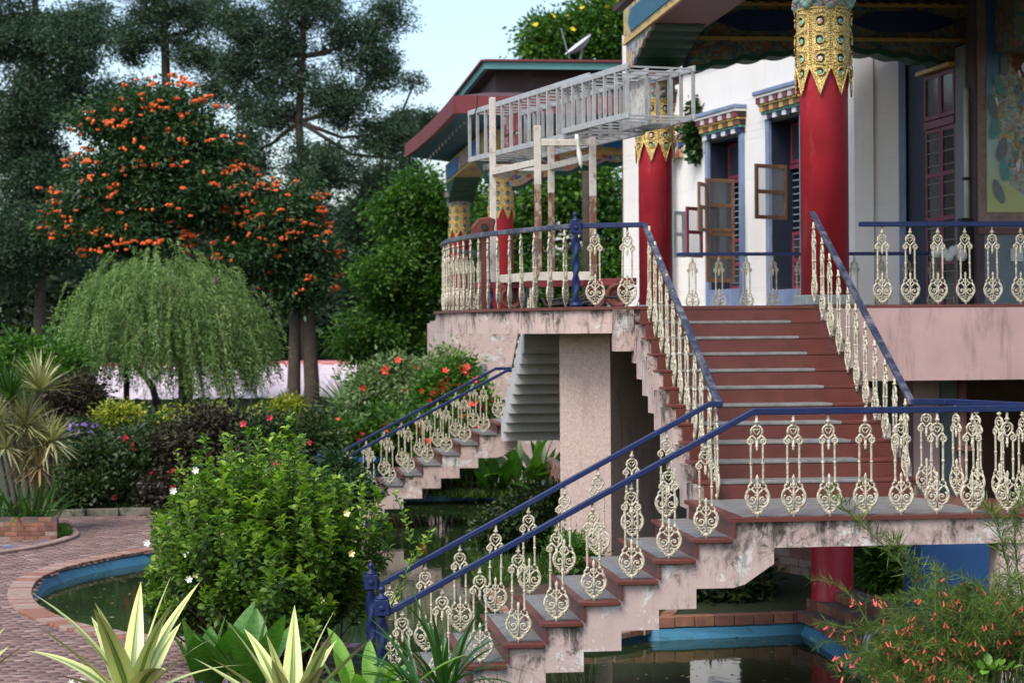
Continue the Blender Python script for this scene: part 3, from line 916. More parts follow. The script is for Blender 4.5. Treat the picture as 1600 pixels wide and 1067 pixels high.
# beams with hanging scalloped brackets
def scallop(L, h, n, side=1):
    """profile of a bracket: hangs h at u=0 and dies out at u=L with n lobes; list of (u, dz)"""
    pts = []
    for i in range(n):
        u0 = L*i/n; u1 = L*(i+1)/n; f0 = h*(1-(i/n))**1.3; f1 = h*(1-((i+1)/n))**1.3
        for k in range(6):
            a = k/6; pts.append((u0+(u1-u0)*a, -(f0+(f1-f0)*a**2.2)-.05*h*math.sin(PI*a)))
    pts.append((L, 0)); return pts
ZB0, ZB1 = 6.30, 6.82
def beam_y(x0, x1, y0, y1):            # beam along Y (left side of the porch)
    part(MB().box(x0, x1, y0, y1, ZB0, ZB1), 'beam', 'painted_dark', porch)
    b = part(MB().box(x0-.012, x0-.002, y0, y1, ZB0, ZB1), 'painted_panel', 'painted_gold', porch)
    part(MB().box(x0-.03, x0+.02, y0, y1, ZB0-.05, ZB0-.003), 'gold_moulding', 'gold_line', porch)
    part(MB().box(x0+.022, x1+.03, y0, y1, ZB0-.04, ZB0-.003), 'beam_soffit', 'red_fascia', porch)
    # elongated blue lozenge in relief
    L = (y1-y0)/2
    for i in range(2):
        c = y0+L*(i+.5); hw = L*.42; z = (ZB0+ZB1)/2
        part(MB().prism([(c-hw, z), (c-hw+.25, z+.18), (c+hw-.25, z+.18), (c+hw, z), (c+hw-.25, z-.18), (c-hw+.25, z-.18)], lambda p, sd: (x0-.03 if sd else x0-.013, p[0], p[1])), 'lozenge', 'blue_soffit', b)
beam_y(5.86, 6.74, 20.9, 33.0)
pf = scallop(2.3, .50, 6)
def bracket_y(x0, x1, yc, sg):
    poly = [(yc, ZB0-.05)] + [(yc+sg*u, ZB0-.05+dz) for u, dz in pf]
    part(MB().prism(poly, lambda p, sd: (x0 if sd else x1, p[0], p[1])), 'bracket', 'green_soffit', porch)
    part(MB().prism(poly, lambda p, sd: (x0-.05 if sd else x0-.004, p[0], p[1]+.0)), 'carved_bracket_face', 'painted_carving', porch)
bracket_y(5.92, 6.68, 32.9, -1)
bracket_y(5.92, 6.68, 23.2, 1)
bracket_y(5.92, 6.68, 23.1, -1)
# far cross beam between the back column and the hall
part(MB().box(6.75, 11.7, 32.2, 32.9, ZB0, ZB1), 'beam', 'painted_dark', porch)
part(MB().box(6.75, 11.7, 32.14, 32.9, ZB0-.06, ZB0-.003), 'gold_moulding', 'gold_line', porch)
part(MB().box(6.75, 11.7, 32.14, 32.2, ZB1-.02, ZB1+.04), 'gold_moulding', 'gold_line', porch)
for x0, x1 in ((7.15, 8.85), (9.35, 11.2)):
    z = (ZB0+ZB1)/2
    part(MB().prism([(x0, z), (x0+.5, z+.17), (x1-.5, z+.17), (x1, z), (x1-.5, z-.17), (x0+.5, z-.17)], lambda p, sd: (p[0], 32.17 if sd else 32.199, p[1])), 'lozenge', 'blue_rail_dark', porch)
s = MB()
for q in range(3):
    s.ball((9.1+(q-1)*.14, 32.19, (ZB0+ZB1)/2+(.05 if q == 1 else 0)), .13, 10, 6, (1, .3, 1))
part(s, 'medallion', 'painted_gold', porch, True)
prof = []
N = 60
for i in range(N+1):                     # scalloped arch hanging under the cross beam
    u = i/N; e = abs(u-.5)*2
    h = .13+.34*e**1.6
    lob = abs(math.sin(u*PI*11))*.055
    prof.append((6.76+4.93*u, ZB0-.06-h-lob))
prof2 = [(6.76, ZB0-.06)] + prof + [(11.69, ZB0-.06)]
part(MB().prism(prof2, lambda p, sd: (p[0], 32.24 if sd == 0 else 32.72, p[1])), 'scalloped_arch', 'green_soffit', porch)
prof3 = [(6.76, ZB0-.06)] + [(x, z+.09) for x, z in prof] + [(11.69, ZB0-.06)]
part(MB().prism(prof3, lambda p, sd: (p[0], 32.17 if sd == 0 else 32.239, p[1])), 'carved_valance', 'painted_dark', porch)
# front beam over the head of the stairs and side beam over the mural (out of frame above, they shade the porch)
part(MB().box(6.75, 13.5, 22.8, 23.5, ZB0, ZB1), 'beam', 'painted_dark', porch)
# purlins and ceiling
part(MB().box(5.86, 14.5, 20.4, 34.0, 6.96, 7.04), 'ceiling', 'ceiling_dark', porch)
for i in range(30):
    x = 6.9+i*.22
    part(MB().box(x, x+.1, 23.0, 32.9, 6.84, 6.955), 'ceiling_joist', 'ceiling_dark', porch)
poly = [(5.80, 20.0), (15, 20.0), (15, 33.2), (5.80, 33.2)]
part(MB().prism(poly, lambda p, sd: (p[0], p[1], 7.3 if sd else 7.06)), 'roof_eave', 'red_fascia', porch)
part(MB().prism([(5.9, 7.31), (15, 7.31), (15, 9.2), (8.0, 8.6)], lambda p, sd: (p[0], 20.2 if sd else 33.1, p[1])), 'roof', 'purple_brown', porch)

# balcony railing round the bay, terrace rail right of the stairs, far rail
arcR = arc_pts(RB, 64)
def arc_bals(n0, n1, step):
    a0 = math.asin(4.4/9.4); out = []
    for i in range(n0, n1):
        a = a0-step*(i+.6)/RB
        x, y = CX-RB*math.cos(a), CY-RB*math.sin(a)
        out.append((x, y, TZ, TZ+.89, PI/2-a+.0))
    return out
arc3 = [(x, y, TZ+.946) for x, y in arcR]
bals = [(3.52+.2+.34*i, 22.93-.12*i, TZ, TZ+.89, 0) for i in range(2)] + arc_bals(0, 27, .325)
railing('railing', 'curved balcony railing with a twisted blue post at its corner', [arc3, [(arcR[0][0], arcR[0][1], TZ+.946), (3.6, 22.98, TZ+.946), (4.25, Y0+.1, TZ+.946)]], bals, [(arcR[0][0], arcR[0][1]-.02, TZ, TZ+1.08), (arcR[-1][0], arcR[-1][1]+.02, TZ, TZ+1.08)], mats=('worn_blue_paint', 'blue_paint'))
railing('railing', 'straight railing on the pink beam right of the thick red column', [[(6.72, Y0+.06, TZ+.946), (12.6, Y0+.06, TZ+.946)]], [(6.99+.327*i, Y0+.06, TZ, TZ+.89, 0) for i in range(17)])
railing('railing', 'railing with duller greyish balusters across the back of the porch before the windows', [[(6.5, 31.95, TZ+.946), (11.25, 31.95, TZ+.946)]], [(6.74+.44*i, 31.95, TZ, TZ+.89, 0) for i in range(11)], old=True, mats=('blue_rail_dark',))
# ============================================================ hall wall with windows, door and mural
hallN = gd(1338, 35.6); hallF = gd(1034, 45.0)
hall = thing('temple_hall', 'white walled temple hall with blue framed windows and a maroon door behind the porch', 'building', (hallN.x, hallN.y, GZ))
dA = Vector((hallF.x-hallN.x, hallF.y-hallN.y, 0)); LA = dA.length; dA.normalize()
nA = Vector((-dA.y, dA.x, 0))
if nA.x > 0: nA = -nA                     # outward normal, towards the left / camera
def onw(P, d, n, s, o, z):                # along s, outward o
    return Vector((P.x, P.y, 0))+d*s+n*o+Vector((0, 0, z))
def wbox(P, d, n, s0, s1, o0, o1, z0, z1, mb=None):
    mb = mb or MB()
    c = onw(P, d, n, (s0+s1)/2, (o0+o1)/2, (z0+z1)/2)
    return mb.obox(c.x, c.y, c.z, s1-s0, o1-o0, z1-z0, d, n, (0, 0, 1))
def s_at(px, P, d):
    """where the sight line of image column px meets the wall line, metres along it"""
    k = (px-800)/F
    # camera coordinates of P and d
    def cc(v): return (v.x*cyw-v.y*syw, v.x*syw+v.y*cyw)
    pu, pd = cc(P); du, dd = cc(d)
    return (k*pd-pu)/(du-k*dd)
def wall_with_holes(P, d, n, L, z0, z1, holes, parent, course=.78, panel=1.3, th=.3):
    xs = sorted(set([0, L]+[h[0] for h in holes]+[h[1] for h in holes]))
    zs = sorted(set([z0, z1]+[h[2] for h in holes]+[h[3] for h in holes]))
    back = MB(); pan = []
    for i in range(len(xs)-1):
        for j in range(len(zs)-1):
            xm = (xs[i]+xs[i+1])/2; zm = (zs[j]+zs[j+1])/2
            if any(h[0] < xm < h[1] and h[2] < zm < h[3] for h in holes): continue
            wbox(P, d, n, xs[i], xs[i+1], -th, -.004, zs[j], zs[j+1], back)
            # cladding panels in courses, 3 mm open joints
            z = zs[j]; k0 = math.floor((zs[j]-z0)/course)
            edges = [zs[j]]+[z0+course*k for k in range(k0+1, 60) if z0+course*k < zs[j+1]-.05]+[zs[j+1]]
            for a, b in zip(edges[:-1], edges[1:]):
                if b-a < .02: continue
                kk = int(round((a-z0)/course)); 
                st = [xs[i]]+[q for q in np.arange((kk % 2)*panel/2, L, panel) if xs[i]+.1 < q < xs[i+1]-.1]+[xs[i+1]]
                for e, f_ in zip(st[:-1], st[1:]):
                    wbox_p = wbox(P, d, n, e+(.002 if e > 0 else 0), f_-.002, -.0035, .002, a+.002, b-.002)
                    pan.append(wbox_p)
    w = part(back, 'wall', 'white_joint', parent)
    for p in pan: part(p, 'wall_panel', 'white_wall', w)
    return w
def z_at(px, py, P, d, s):
    v = Vector((P.x, P.y, 0))+d*s; dep = v.x*syw+v.y*cyw
    return EYE+(hor(px)-py)/F*dep
w1a, w1b = s_at(1262, hallN, dA), s_at(1203, hallN, dA)
w2a, w2b = s_at(1166, hallN, dA), s_at(1108, hallN, dA)
holes = []
wins = []
for (a, b, pxc, ytop, ybot) in ((w1a, w1b, 1230, 182, 452), (w2a, w2b, 1135, 215, 452)):
    a, b = min(a, b), max(a, b)
    zt = z_at(pxc, ytop, hallN, dA, (a+b)/2); zb = z_at(pxc, ybot, hallN, dA, (a+b)/2)
    holes.append((a+.12, b-.12, zb, zt)); wins.append((a, b, zb, zt))
LAw = LA+2.5
wall_with_holes(hallN, dA, nA, LAw, GZ, 8.4, holes, hall)
part(wbox(hallN, dA, nA, 0, LAw, .004, .06, 7.02, 7.10), 'string_course', 'blue_surround', hall)
def leaf(P, d, n, s0, s1, o0, z0, z1, mat, parent, rows=2, cols=1, name='shutter', glass='window_glass', th=.045, louv=False):
    st = .07
    f = MB()
    wbox(P, d, n, s0, s0+st, o0, o0+th, z0, z1, f); wbox(P, d, n, s1-st, s1, o0, o0+th, z0, z1, f)
    for r in range(rows+1):
        z = z0+(z1-z0-st)*r/rows; wbox(P, d, n, s0+st, s1-st, o0+.002, o0+th-.002, z, z+st, f)
    for c in range(1, cols):
        x = s0+(s1-s0)*c/cols; wbox(P, d, n, x-.02, x+.02, o0+.004, o0+th-.004, z0+st, z1-st, f)
    o = part(f, name, mat, parent, bevel=.004)
    for r in range(rows):
        za = z0+(z1-z0-st)*r/rows+st; zb = z0+(z1-z0-st)*(r+1)/rows
        g = MB(); wbox(P, d, n, s0+st, s1-st, o0+.018, o0+.024, za, zb, g)
        part(g, 'pane', glass, o)
        if louv:
            l = MB(); m = 3
            for i in range(m):
                z = za+(zb-za)*(i+.5)/m; wbox(P, d, n, s0+st, s1-st, o0+.03, o0+.04, z-.008, z+.008, l)
            part(l, 'louvre_bars', 'stone_grey', o)
    return o
def cornice(P, d, n, s0, s1, z, parent):
    """three stepped tiers of little beam ends under a blue ledge"""
    c = part(wbox(P, d, n, s0-.12, s1+.12, .003, .29, z+.42, z+.50), 'cornice', 'blue_surround', parent, bevel=.01)
    part(wbox(P, d, n, s0-.10, s1+.10, .003, .26, z+.37, z+.418), 'cornice_band', 'white_wall', c)
    part(wbox(P, d, n, s0-.07, s1+.07, .003, .20, z+.215, z+.25), 'cornice_band', 'gold_line', c)
    part(wbox(P, d, n, s0-.04, s1+.04, .003, .14, z+.06, z+.10), 'cornice_band', 'teal_trim', c)
    for (o, za, zb, ex, m, mt, mt2) in ((.24, z+.255, z+.365, .09, 9, 'speckled_panel', 'maroon_wood'), (.18, z+.105, z+.21, .06, 8, 'gold_line', 'brown_wood'), (.12, z-.04, z+.055, .03, 8, 'white_wall', 'blue_rail_dark')):
        L = (s1-s0)+2*ex
        part(wbox(P, d, n, s0-ex, s1+ex, .003, o-.07, za, zb), 'cornice_backing', 'dark_hole', c)
        for i in range(m):
            a = s0-ex+L*i/m; e, f = MB(), None
            wbox(P, d, n, a+.02, a+L/m-.03, o-.069, o, za+.002, zb-.002, e)
            part(e, 'beam_end', mt if i % 2 else mt2, c)
def window(P, d, n, a, b, zb, zt, parent, louv):
    # blue surround, deep dark reveal, maroon inner frames
    sur = MB()
    wbox(P, d, n, a-.0, a+.16, .003, .075, zb-.38, zt+.06, sur); wbox(P, d, n, b-.16, b+.0, .003, .075, zb-.38, zt+.06, sur)
    wbox(P, d, n, a+.16, b-.16, .003, .07, zb-.38, zb, sur)
    w = part(sur, 'window', 'blue_surround', parent, bevel=.006)
    rv = MB()
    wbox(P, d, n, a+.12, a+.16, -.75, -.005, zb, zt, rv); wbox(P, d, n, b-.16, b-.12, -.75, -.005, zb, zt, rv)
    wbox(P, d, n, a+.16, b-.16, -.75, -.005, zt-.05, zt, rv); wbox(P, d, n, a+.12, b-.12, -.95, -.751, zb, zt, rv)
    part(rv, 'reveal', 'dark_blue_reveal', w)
    h = zt-zb; m = (a+b)/2
    for x0, x1 in ((a+.17, m-.005), (m+.005, b-.17)):
        leaf(P, d, n, x0, x1, -.42, zb+h*.74, zt-.06, 'maroon_wood', parent, 1, name='transom_light')
        leaf(P, d, n, x0, x1, -.44, zb, zb+h*.34, 'maroon_wood', parent, 2, louv=True)
        if louv:
            l = MB()
            for i in range(9):
                z = zb+h*.36+h*.36*i/9; wbox(P, d, n, x0, x1, -.44, -.42, z, z+.025, l)
            part(l, 'security_bars', 'stone_grey', w)
    part(wbox(P, d, n, a+.17, b-.17, -.43, -.36, zb+h*.71, zb+h*.735), 'transom', 'maroon_wood', w)
    part(wbox(P, d, n, m-.035, m+.035, -.43, -.35, zb, zb+h*.73), 'mullion', 'maroon_wood', w)
    cornice(P, d, n, a, b, zt+.05, parent)
for (a, b, zb, zt) in wins: window(hallN, dA, nA, a, b, zb, zt, hall, True)
# opened brown casements standing out from the wall
def open_leaf(px0, px1, yt0, yb0, dep0, dep1, rows, mat, glass, cols=1):
    A = gd(px0, dep0); B = gd(px1, dep1); d = Vector((B.x-A.x, B.y-A.y, 0)); L = d.length; d.normalize(); n = Vector((d.y, -d.x, 0))
    zt = EYE+(hor(px0)-yt0)/F*dep0; zb = EYE+(hor(px0)-yb0)/F*dep0
    leaf(A, d, n, 0, L, 0, zb, zt, mat, hall, rows, cols, 'open_casement', glass)
open_leaf(1180, 1229, 256, 342, 36.4, 36.9, 2, 'brown_wood', 'pale_glass')
open_leaf(1103, 1147, 279, 362, 39.6, 40.0, 2, 'brown_wood', 'window_glass')
open_leaf(1103, 1147, 363, 441, 39.6, 40.0, 2, 'brown_wood', 'window_glass')
open_leaf(1091, 1104, 284, 361, 39.0, 39.58, 2, 'brown_wood', 'pale_glass')
open_leaf(1072, 1097, 323, 402, 41.2, 41.6, 2, 'maroon_wood', 'pale_glass')
open_leaf(1052, 1070, 330, 402, 42.5, 42.7, 2, 'stone_grey', 'pale_glass')
# return wall facing the camera, then the door wall
c1 = gd(1419, 35.2); dR = Vector((c1.x-hallN.x, c1.y-hallN.y, 0)); LR = dR.length; dR.normalize(); nR = Vector((dR.y, -dR.x, 0))
wall_with_holes(hallN, dR, nR, LR, GZ, 7.0, [], hall, .78, 5)
part(wbox(hallN, dR, nR, .0, .34, .004, .05, GZ, 7.0), 'corner_pilaster', 'white_wall', hall)
c2 = gd(1527, 32.2); dD = Vector((c2.x-c1.x, c2.y-c1.y, 0)); LD = dD.length; dD.normalize(); nD = Vector((-dD.y, dD.x, 0))
if nD.x > 0: nD = -nD
part(wbox(c1, dR, nR, -.12, -.0, .004, .09, TZ, 6.3), 'door_jamb', 'blue_surround', hall)
sd = [s_at(p, c1, dD) for p in (1450, 1474, 1497, 1513)]
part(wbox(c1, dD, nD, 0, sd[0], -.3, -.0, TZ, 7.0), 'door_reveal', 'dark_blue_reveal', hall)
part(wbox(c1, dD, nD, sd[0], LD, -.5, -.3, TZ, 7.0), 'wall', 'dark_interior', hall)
zt = 5.80; ztr = 5.45
dr = []
for x0, x1 in ((sd[0], sd[1]-.01), (sd[1]+.01, sd[2])):
    leaf(c1, dD, nD, x0, x1, -.02, TZ+.02, ztr-.55, 'maroon_wood', hall, 4, name='door', louv=True)
    leaf(c1, dD, nD, x0, x1, .0, ztr-.40, zt, 'maroon_wood', hall, 1, name='transom_light')
part(wbox(c1, dD, nD, sd[0], sd[2], -.03, .05, ztr-.54, ztr-.42), 'door_lintel', 'maroon_wood', hall)
part(wbox(c1, dD, nD, sd[0]-.1, sd[2]+.05, -.02, .16, zt+.02, zt+.08), 'door_head', 'gold_line', hall)
part(wbox(c1, dD, nD, sd[2]+.01, sd[3], -.05, .03, TZ, zt+.3), 'door_jamb', 'stone_grey', hall)
part(wbox(c1, dD, nD, sd[3], LD, -.25, .0, TZ, 7.0), 'wall', 'purple_brown', hall)
p = onw(c1, dD, nD, sd[3]+.12, .06, 0)
tp = thing('drain_pipe', 'white drain pipe between the maroon door and the mural', 'pipe', (p.x, p.y, TZ+1.3))
part(MB().tube([(p.x, p.y, TZ+1.3), (p.x, p.y, 5.4)], .045, 10), 'pipe', 'white_pipe', tp, True)
part(MB().box(p.x-.06, p.x+.06, p.y-.06, p.y+.06, TZ+2.05, TZ+2.10), 'pipe_clip', 'black_rubber', tp)
tb = thing('meter_box', 'dark upright box on the wall below the white drain pipe', 'box', (p.x, p.y, TZ))
part(MB().box(p.x-.12, p.x+.16, p.y-.12, p.y+.12, TZ+.1, TZ+1.45), 'case', 'black_rubber', tb, bevel=.01)
part(MB().box(p.x-.10, p.x+.14, p.y-.135, p.y-.121, TZ+.15, TZ+1.40), 'lid', 'dark_interior', tb, bevel=.004)
tt = thing('cloth_bundle', 'whitish cloth bundle hanging at the rail in front of the maroon door', 'cloth', at(1478, 400, 33))
q = at(1478, 395, 32.0); s = MB()
for i in range(7): s.ball((q.x-.15+.07*i, q.y+.03*random.random(), q.z+.05*math.sin(i*1.7)), .07+.02*random.random(), 8, 6, (1.1, .8, 1.2))
part(s, 'cloth', 'plastic_bag', tt, True)
# mural wall
mY = 31.1; mx0 = gd(1527, 32.2).x
mw = part(MB().box(mx0, 14.2, mY, mY+.3, GZ, 7.0), 'wall', 'stone_grey', hall)
part(MB().box(mx0+.02, 14.0, mY-.03, mY-.002, 3.22, 6.9), 'mural_border', 'brick_pale', mw)
mu = part(MB().box(mx0+.16, 14.0, mY-.05, mY-.031, 3.42, 6.9), 'mural', 'mural_ground', mw)
def flat(cx, cz, rx, rz, y, tilt=0, n=14, wob=.1):
    ph = random.uniform(0, 6)
    return [(cx+math.cos(t_)*rx*(1+wob*math.sin(3*t_+ph))*math.cos(tilt)-math.sin(t_)*rz*math.sin(tilt), cz+math.cos(t_)*rx*math.sin(tilt)+math.sin(t_)*rz*(1+wob*math.sin(2*t_+ph))*math.cos(tilt)) for t_ in np.linspace(0, 2*PI, n, endpoint=False)]
lay = 0
def paint(pts, mt, nm='painted_figure'):
    global lay
    lay += 1; y = mY-.051-.0003*lay
    mb_ = MB(); b_ = 0; mb_.v = [(p_[0], y, p_[1]) for p_ in pts]; mb_.f = [tuple(range(len(pts)))]
    part(mb_, nm, mt, mw)
paint(flat(mx0+1.0, 4.9, .75, 1.25, 0), 'mural_figures', 'painted_backdrop')
paint(flat(mx0+1.05, 6.1, .55, .75, 0), 'brick_dark', 'painted_backdrop')
for i in range(90):
    a_ = random.uniform(0, 6.28); r_q = math.sqrt(random.random())
    cx_, cz_ = mx0+1.0+r_q*.74*math.cos(a_), 4.95+r_q*1.35*math.sin(a_)
    paint(flat(cx_, cz_, random.uniform(.02, .06), random.uniform(.04, .12), 0, random.uniform(-.5, .5)), random.choice(['mural_figures', 'brick_pale', 'teal_trim', 'painted_carving_fine', 'speckled_panel', 'blue_surround', 'gold_line', 'jewel_pink']))
for k_ in range(7):                        # pale ribbon winding down the left of the picture
    paint(flat(mx0+.34+.10*math.sin(k_*1.3), 3.75+k_*.33, .07, .19, 0, .35*math.cos(k_*1.3)), 'teal_trim' if k_ % 2 else 'stone_grey')
paint(flat(mx0+1.0, 5.25, .13, .24, 0, 0, 18, 0), 'gold_line'); paint(flat(mx0+1.0, 5.25, .10, .20, 0, 0, 18, 0), 'brown_wood')
part(MB().box(mx0+.02, 14.0, mY-.04, mY-.002, 3.08, 3.18), 'dado_rail', 'red_granite', mw)
part(MB().box(mx0+.55, mx0+.75, mY-.03, mY-.001, 2.65, 2.85), 'wall_socket', 'white_pipe', mw)
part(MB().box(mx0+.3, 14.0, 30.2, 31.04, 5.9, 7.0), 'side_beam', 'painted_dark', mw)

# pink wall under the rear porch and back wall of the porch bay
# ============================================================ rear porch
rp0 = c2w(-.3, 50.0)
rear = thing('temple_porch', 'farther temple porch with red edged roof and painted valances beyond the ladders', 'porch', (5.8, 50, GZ))
_porch = porch; porch = rear
column(5.75, 49.7, .285, 'rear red column next to the rusty scaffold posts', False, ztop=5.35, tips=4.30)
column(5.70, 60.0, .285, 'rear red column at the far corner', False, ztop=5.35, tips=4.25)
porch = _porch
E_ = thing
X0, X1 = 5.3, 17.0
zb0, zb1 = 5.95, 6.5
part(MB().box(5.35, 6.15, 49.4, 60.6, zb0, zb1), 'beam', 'painted_gold', rear)
part(MB().box(5.32, 5.34, 51.2, 53.0, zb0+.08, zb1-.08), 'painted_panel', 'bright_blue', rear)
part(MB().box(5.32, 5.34, 53.4, 56.2, zb0+.08, zb1-.08), 'painted_panel', 'painted_carving', rear)
part(MB().box(5.32, 5.34, 56.6, 59.8, zb0+.08, zb1-.08), 'painted_panel', 'bright_blue', rear)
part(MB().box(6.15, 17, 49.4, 50.0, zb0, zb1), 'beam', 'painted_gold', rear)
part(MB().box(6.15, 17, 49.33, 50.0, zb0-.07, zb0-.002), 'gold_moulding', 'gold_line', rear)
for i in range(6):
    x0 = 6.5+i*1.75
    part(MB().box(x0, x0+1.3, 49.37, 49.398, zb0+.1, zb1-.1), 'painted_panel', ('painted_carving', 'bright_blue')[i % 2], rear)
prof = []
for i in range(81):
    u = i/80; e = abs(u-.5)*2
    prof.append((5.9+8.4*u, zb0-.07-(.12+.75*e**2.2)-abs(math.sin(u*PI*14))*.09))
for y0, y1, mt, dz, nm in ((49.5, 49.8, 'green_soffit', 0, 'scalloped_arch'), (49.42, 49.499, 'painted_carving', .10, 'carved_valance')):
    pp = [(5.9, zb0-.07)]+[(x, z+dz) for x, z in prof]+[(14.3, zb0-.07)]
    part(MB().prism(pp, lambda p, sd: (p[0], y0 if sd == 0 else y1, p[1])), nm, mt, rear)
pf = scallop(2.6, .75, 6)
for yc, sg in ((60.4, -1), (49.6, 1)):
    poly = [(yc, zb0-.0)] + [(yc+sg*u, zb0+dz) for u, dz in pf]
    part(MB().prism(poly, lambda p, sd: (5.36 if sd else 6.1, p[0], p[1])), 'bracket', 'green_soffit', rear)
# side valance
# roof tiers
ye0, ye1, xe_ = 46.7, 63.0, 4.37
def fascia(name, pts, zb, zt, mat, th=.12):
    """upright band along plan points with own z lift each"""
    mb = MB()
    for (x0, y0, l0), (x1, y1, l1) in zip(pts[:-1], pts[1:]):
        d = Vector((x1-x0, y1-y0, 0)).normalized(); n = Vector((-d.y, d.x, 0))*th/2
        b = len(mb.v)
        for (x, y, l) in ((x0, y0, l0), (x1, y1, l1)):
            for sg in (-1, 1):
                for z in (zb, zt): mb.v.append((x+n.x*sg, y+n.y*sg, z+l))
        mb.f += [(b, b+1, b+5, b+4), (b+2, b+6, b+7, b+3), (b+1, b+3, b+7, b+5), (b, b+4, b+6, b+2), (b, b+2, b+3, b+1), (b+4, b+5, b+7, b+6)]
    return part(mb, name, mat, rear)
fascia('fascia', [(xe_, ye1, .36), (xe_, 58, .18), (xe_, 52, .04), (xe_, ye0, 0), (17, ye0, 0)], 6.58, 6.98, 'red_fascia')
mb = MB()
mb.quad((xe_+.06, ye0+.06, 6.60), (17, ye0+.06, 6.60), (17, 49.4, 6.52), (6.1, 49.4, 6.52))
mb.quad((xe_+.06, ye0+.06, 6.60), (6.1, 49.4, 6.52), (6.1, 60.6, 6.52), (xe_+.06, ye1, 6.95))
part(mb, 'soffit', 'blue_soffit', rear)
for i in range(14):
    y = 48.5+i*1.0
    part(MB().box(xe_+.35, xe_+.39, y, y+.04, 6.52, 6.62), 'eave_drop', 'white_pipe', rear)
# clerestory block and upper roof
part(MB().box(5.55, 17, 49.0, 61, 6.6, 7.9), 'clerestory', 'purple_brown', rear)
ux, uy = 5.25, 48.3
fascia('upper_fascia', [(ux, 64.0, -.05), (ux, uy, 0), (17, uy, 0)], 7.80, 7.97, 'teal_trim', .1)
fascia('roof_edge', [(ux-.05, 64.0, -.05), (ux-.05, uy-.05, 0), (17, uy-.05, 0)], 7.972, 8.02, 'red_fascia', .16)
mb = MB(); mb.quad((ux, uy, 8.0), (17, uy, 8.0), (17, 56, 8.15), (ux, 56, 8.1)); mb.quad((ux, uy, 7.86), (17, uy, 7.86), (17, 64, 7.86), (ux, 64, 7.82)); mb.quad((ux, 56, 8.1), (17, 56, 8.15), (17, 64, 8.0), (ux, 64, 8.0))
part(mb, 'roof', 'purple_brown', rear)
mb = MB(); mb.quad((xe_, ye0, 6.97), (17, ye0, 6.97), (17, 49.0, 7.35), (5.55, 49.0, 7.35)); mb.quad((xe_, ye0, 6.97), (5.55, 49.0, 7.35), (5.55, 61, 7.5), (xe_, ye1, 7.32))
part(mb, 'lower_roof', 'purple_brown', rear)
# lean-to roof at the right with its own red fascia and mossy gutter
A = at(1052, 161, 44.0); B = at(1116, 161, 44.0)
part(MB().box(A.x-.3, B.x, A.y, A.y+.12, A.z, A.z+.19), 'fascia', 'red_fascia', rear)
part(MB().box(A.x-.3, B.x+.02, A.y-.08, A.y+.16, A.z+.192, A.z+.29), 'gutter', 'curb_stone', rear, bevel=.02)
mb = MB(); mb.quad((A.x-.3, A.y+.1, A.z+.28), (B.x, A.y+.1, A.z+.28), (B.x, A.y+2.2, A.z+.95), (A.x+.4, A.y+2.2, A.z+.95)); mb.quad((A.x-.3, A.y+.1, A.z+.02), (B.x, A.y+.1, A.z+.02), (B.x, A.y+2.2, A.z+.1), (A.x-.3, A.y+2.2, A.z+.1))
part(mb, 'lean_to_roof', 'purple_brown', rear)
# painted block beneath it, beside the ivy
A = at(1054, 222, 43.6); B = at(1084, 180, 43.6)
part(MB().box(A.x, B.x, A.y, A.y+.5, A.z, B.z), 'capital_block', 'painted_gold', rear)
part(MB().box(A.x+.02, B.x+.1, A.y-.02, A.y+.48, A.z-.32, A.z-.01), 'capital_block', 'painted_carving', rear)
for i in range(4):
    px, py = (1061, 1077)[i % 2], (192, 211)[i//2]; q = at(px, py, 43.55)
    s = MB(); s.ball((q.x, q.y, q.z), .09, 8, 5, (1, .5, 1)); part(s, 'jewel', ('jewel_pink', 'jewel_blue')[i % 2], rear, True)
# floor, base walls and inner walls of the rear porch
part(MB().box(4.9, 17, 48.8, 61.2, TZ-.4, TZ), 'terrace_slab', 'pink_render_clean', rear)
part(MB().box(10.9, 11.2, 46, 60, TZ, 6.0), 'wall', 'white_wall', rear)
A = gd(702, 44.0); B = gd(830, 44.0)
part(MB().box(A.x, B.x+1, A.y, A.y+6, GZ-.3, TZ-.1), 'base_wall', 'pink_render_clean', rear, label='pink base wall behind the red flowers')
part(MB().box(gd(755, 43.6).x, gd(762, 43.6).x, A.y-.06, A.y-.002, -.9, .9), 'wall_slot', 'stone_grey', rear)
# inner building mass between the porches (keeps the sky from showing through)
part(MB().box(hallF.x+1.2, 17, hallF.y+1, 56, GZ, 6.6), 'inner_wall', 'white_wall', hall)
ux0 = gd(1053, 43.0)
part(MB().box(ux0.x-.35, ux0.x+.1, ux0.y+.8, ux0.y+1.2, GZ, 6.0), 'corner_wall', 'white_wall', hall)

# satellite dish on the upper roof
q = at(912, 78, 52.0)
td = thing('satellite_dish', 'grey satellite dish seen edge-on, on the rear roof', 'dish', (q.x, q.y, 8.1))
s = MB(); n = 24; ax = Vector((-.45, -.35, .82)).normalized(); t1 = ax.cross(Vector((0, 1, 0))).normalized(); t2 = ax.cross(t1)
ax = Vector((-.62, -.10, .78)).normalized(); t1 = Vector((.78, 0, .62)); t2 = ax.cross(t1).normalized()
for i in range(6):
    rr_ = .42*(i/5+.001); b = len(s.v)
    for k in range(n):
        a = 2*PI*k/n; s.v.append(tuple(Vector(q)+t1*(rr_*math.cos(a))+t2*(rr_*math.sin(a))+ax*(.16*(i/5)**2)))
    if i:
        for k in range(n): s.f.append((b-n+k, b-n+(k+1) % n, b+(k+1) % n, b+k))
part(s, 'reflector', 'dish_grey', td, True)
part(MB().bar(q, (q.x-.05, q.y+.1, 8.05), .05, .05), 'mast', 'pipe_steel', td)
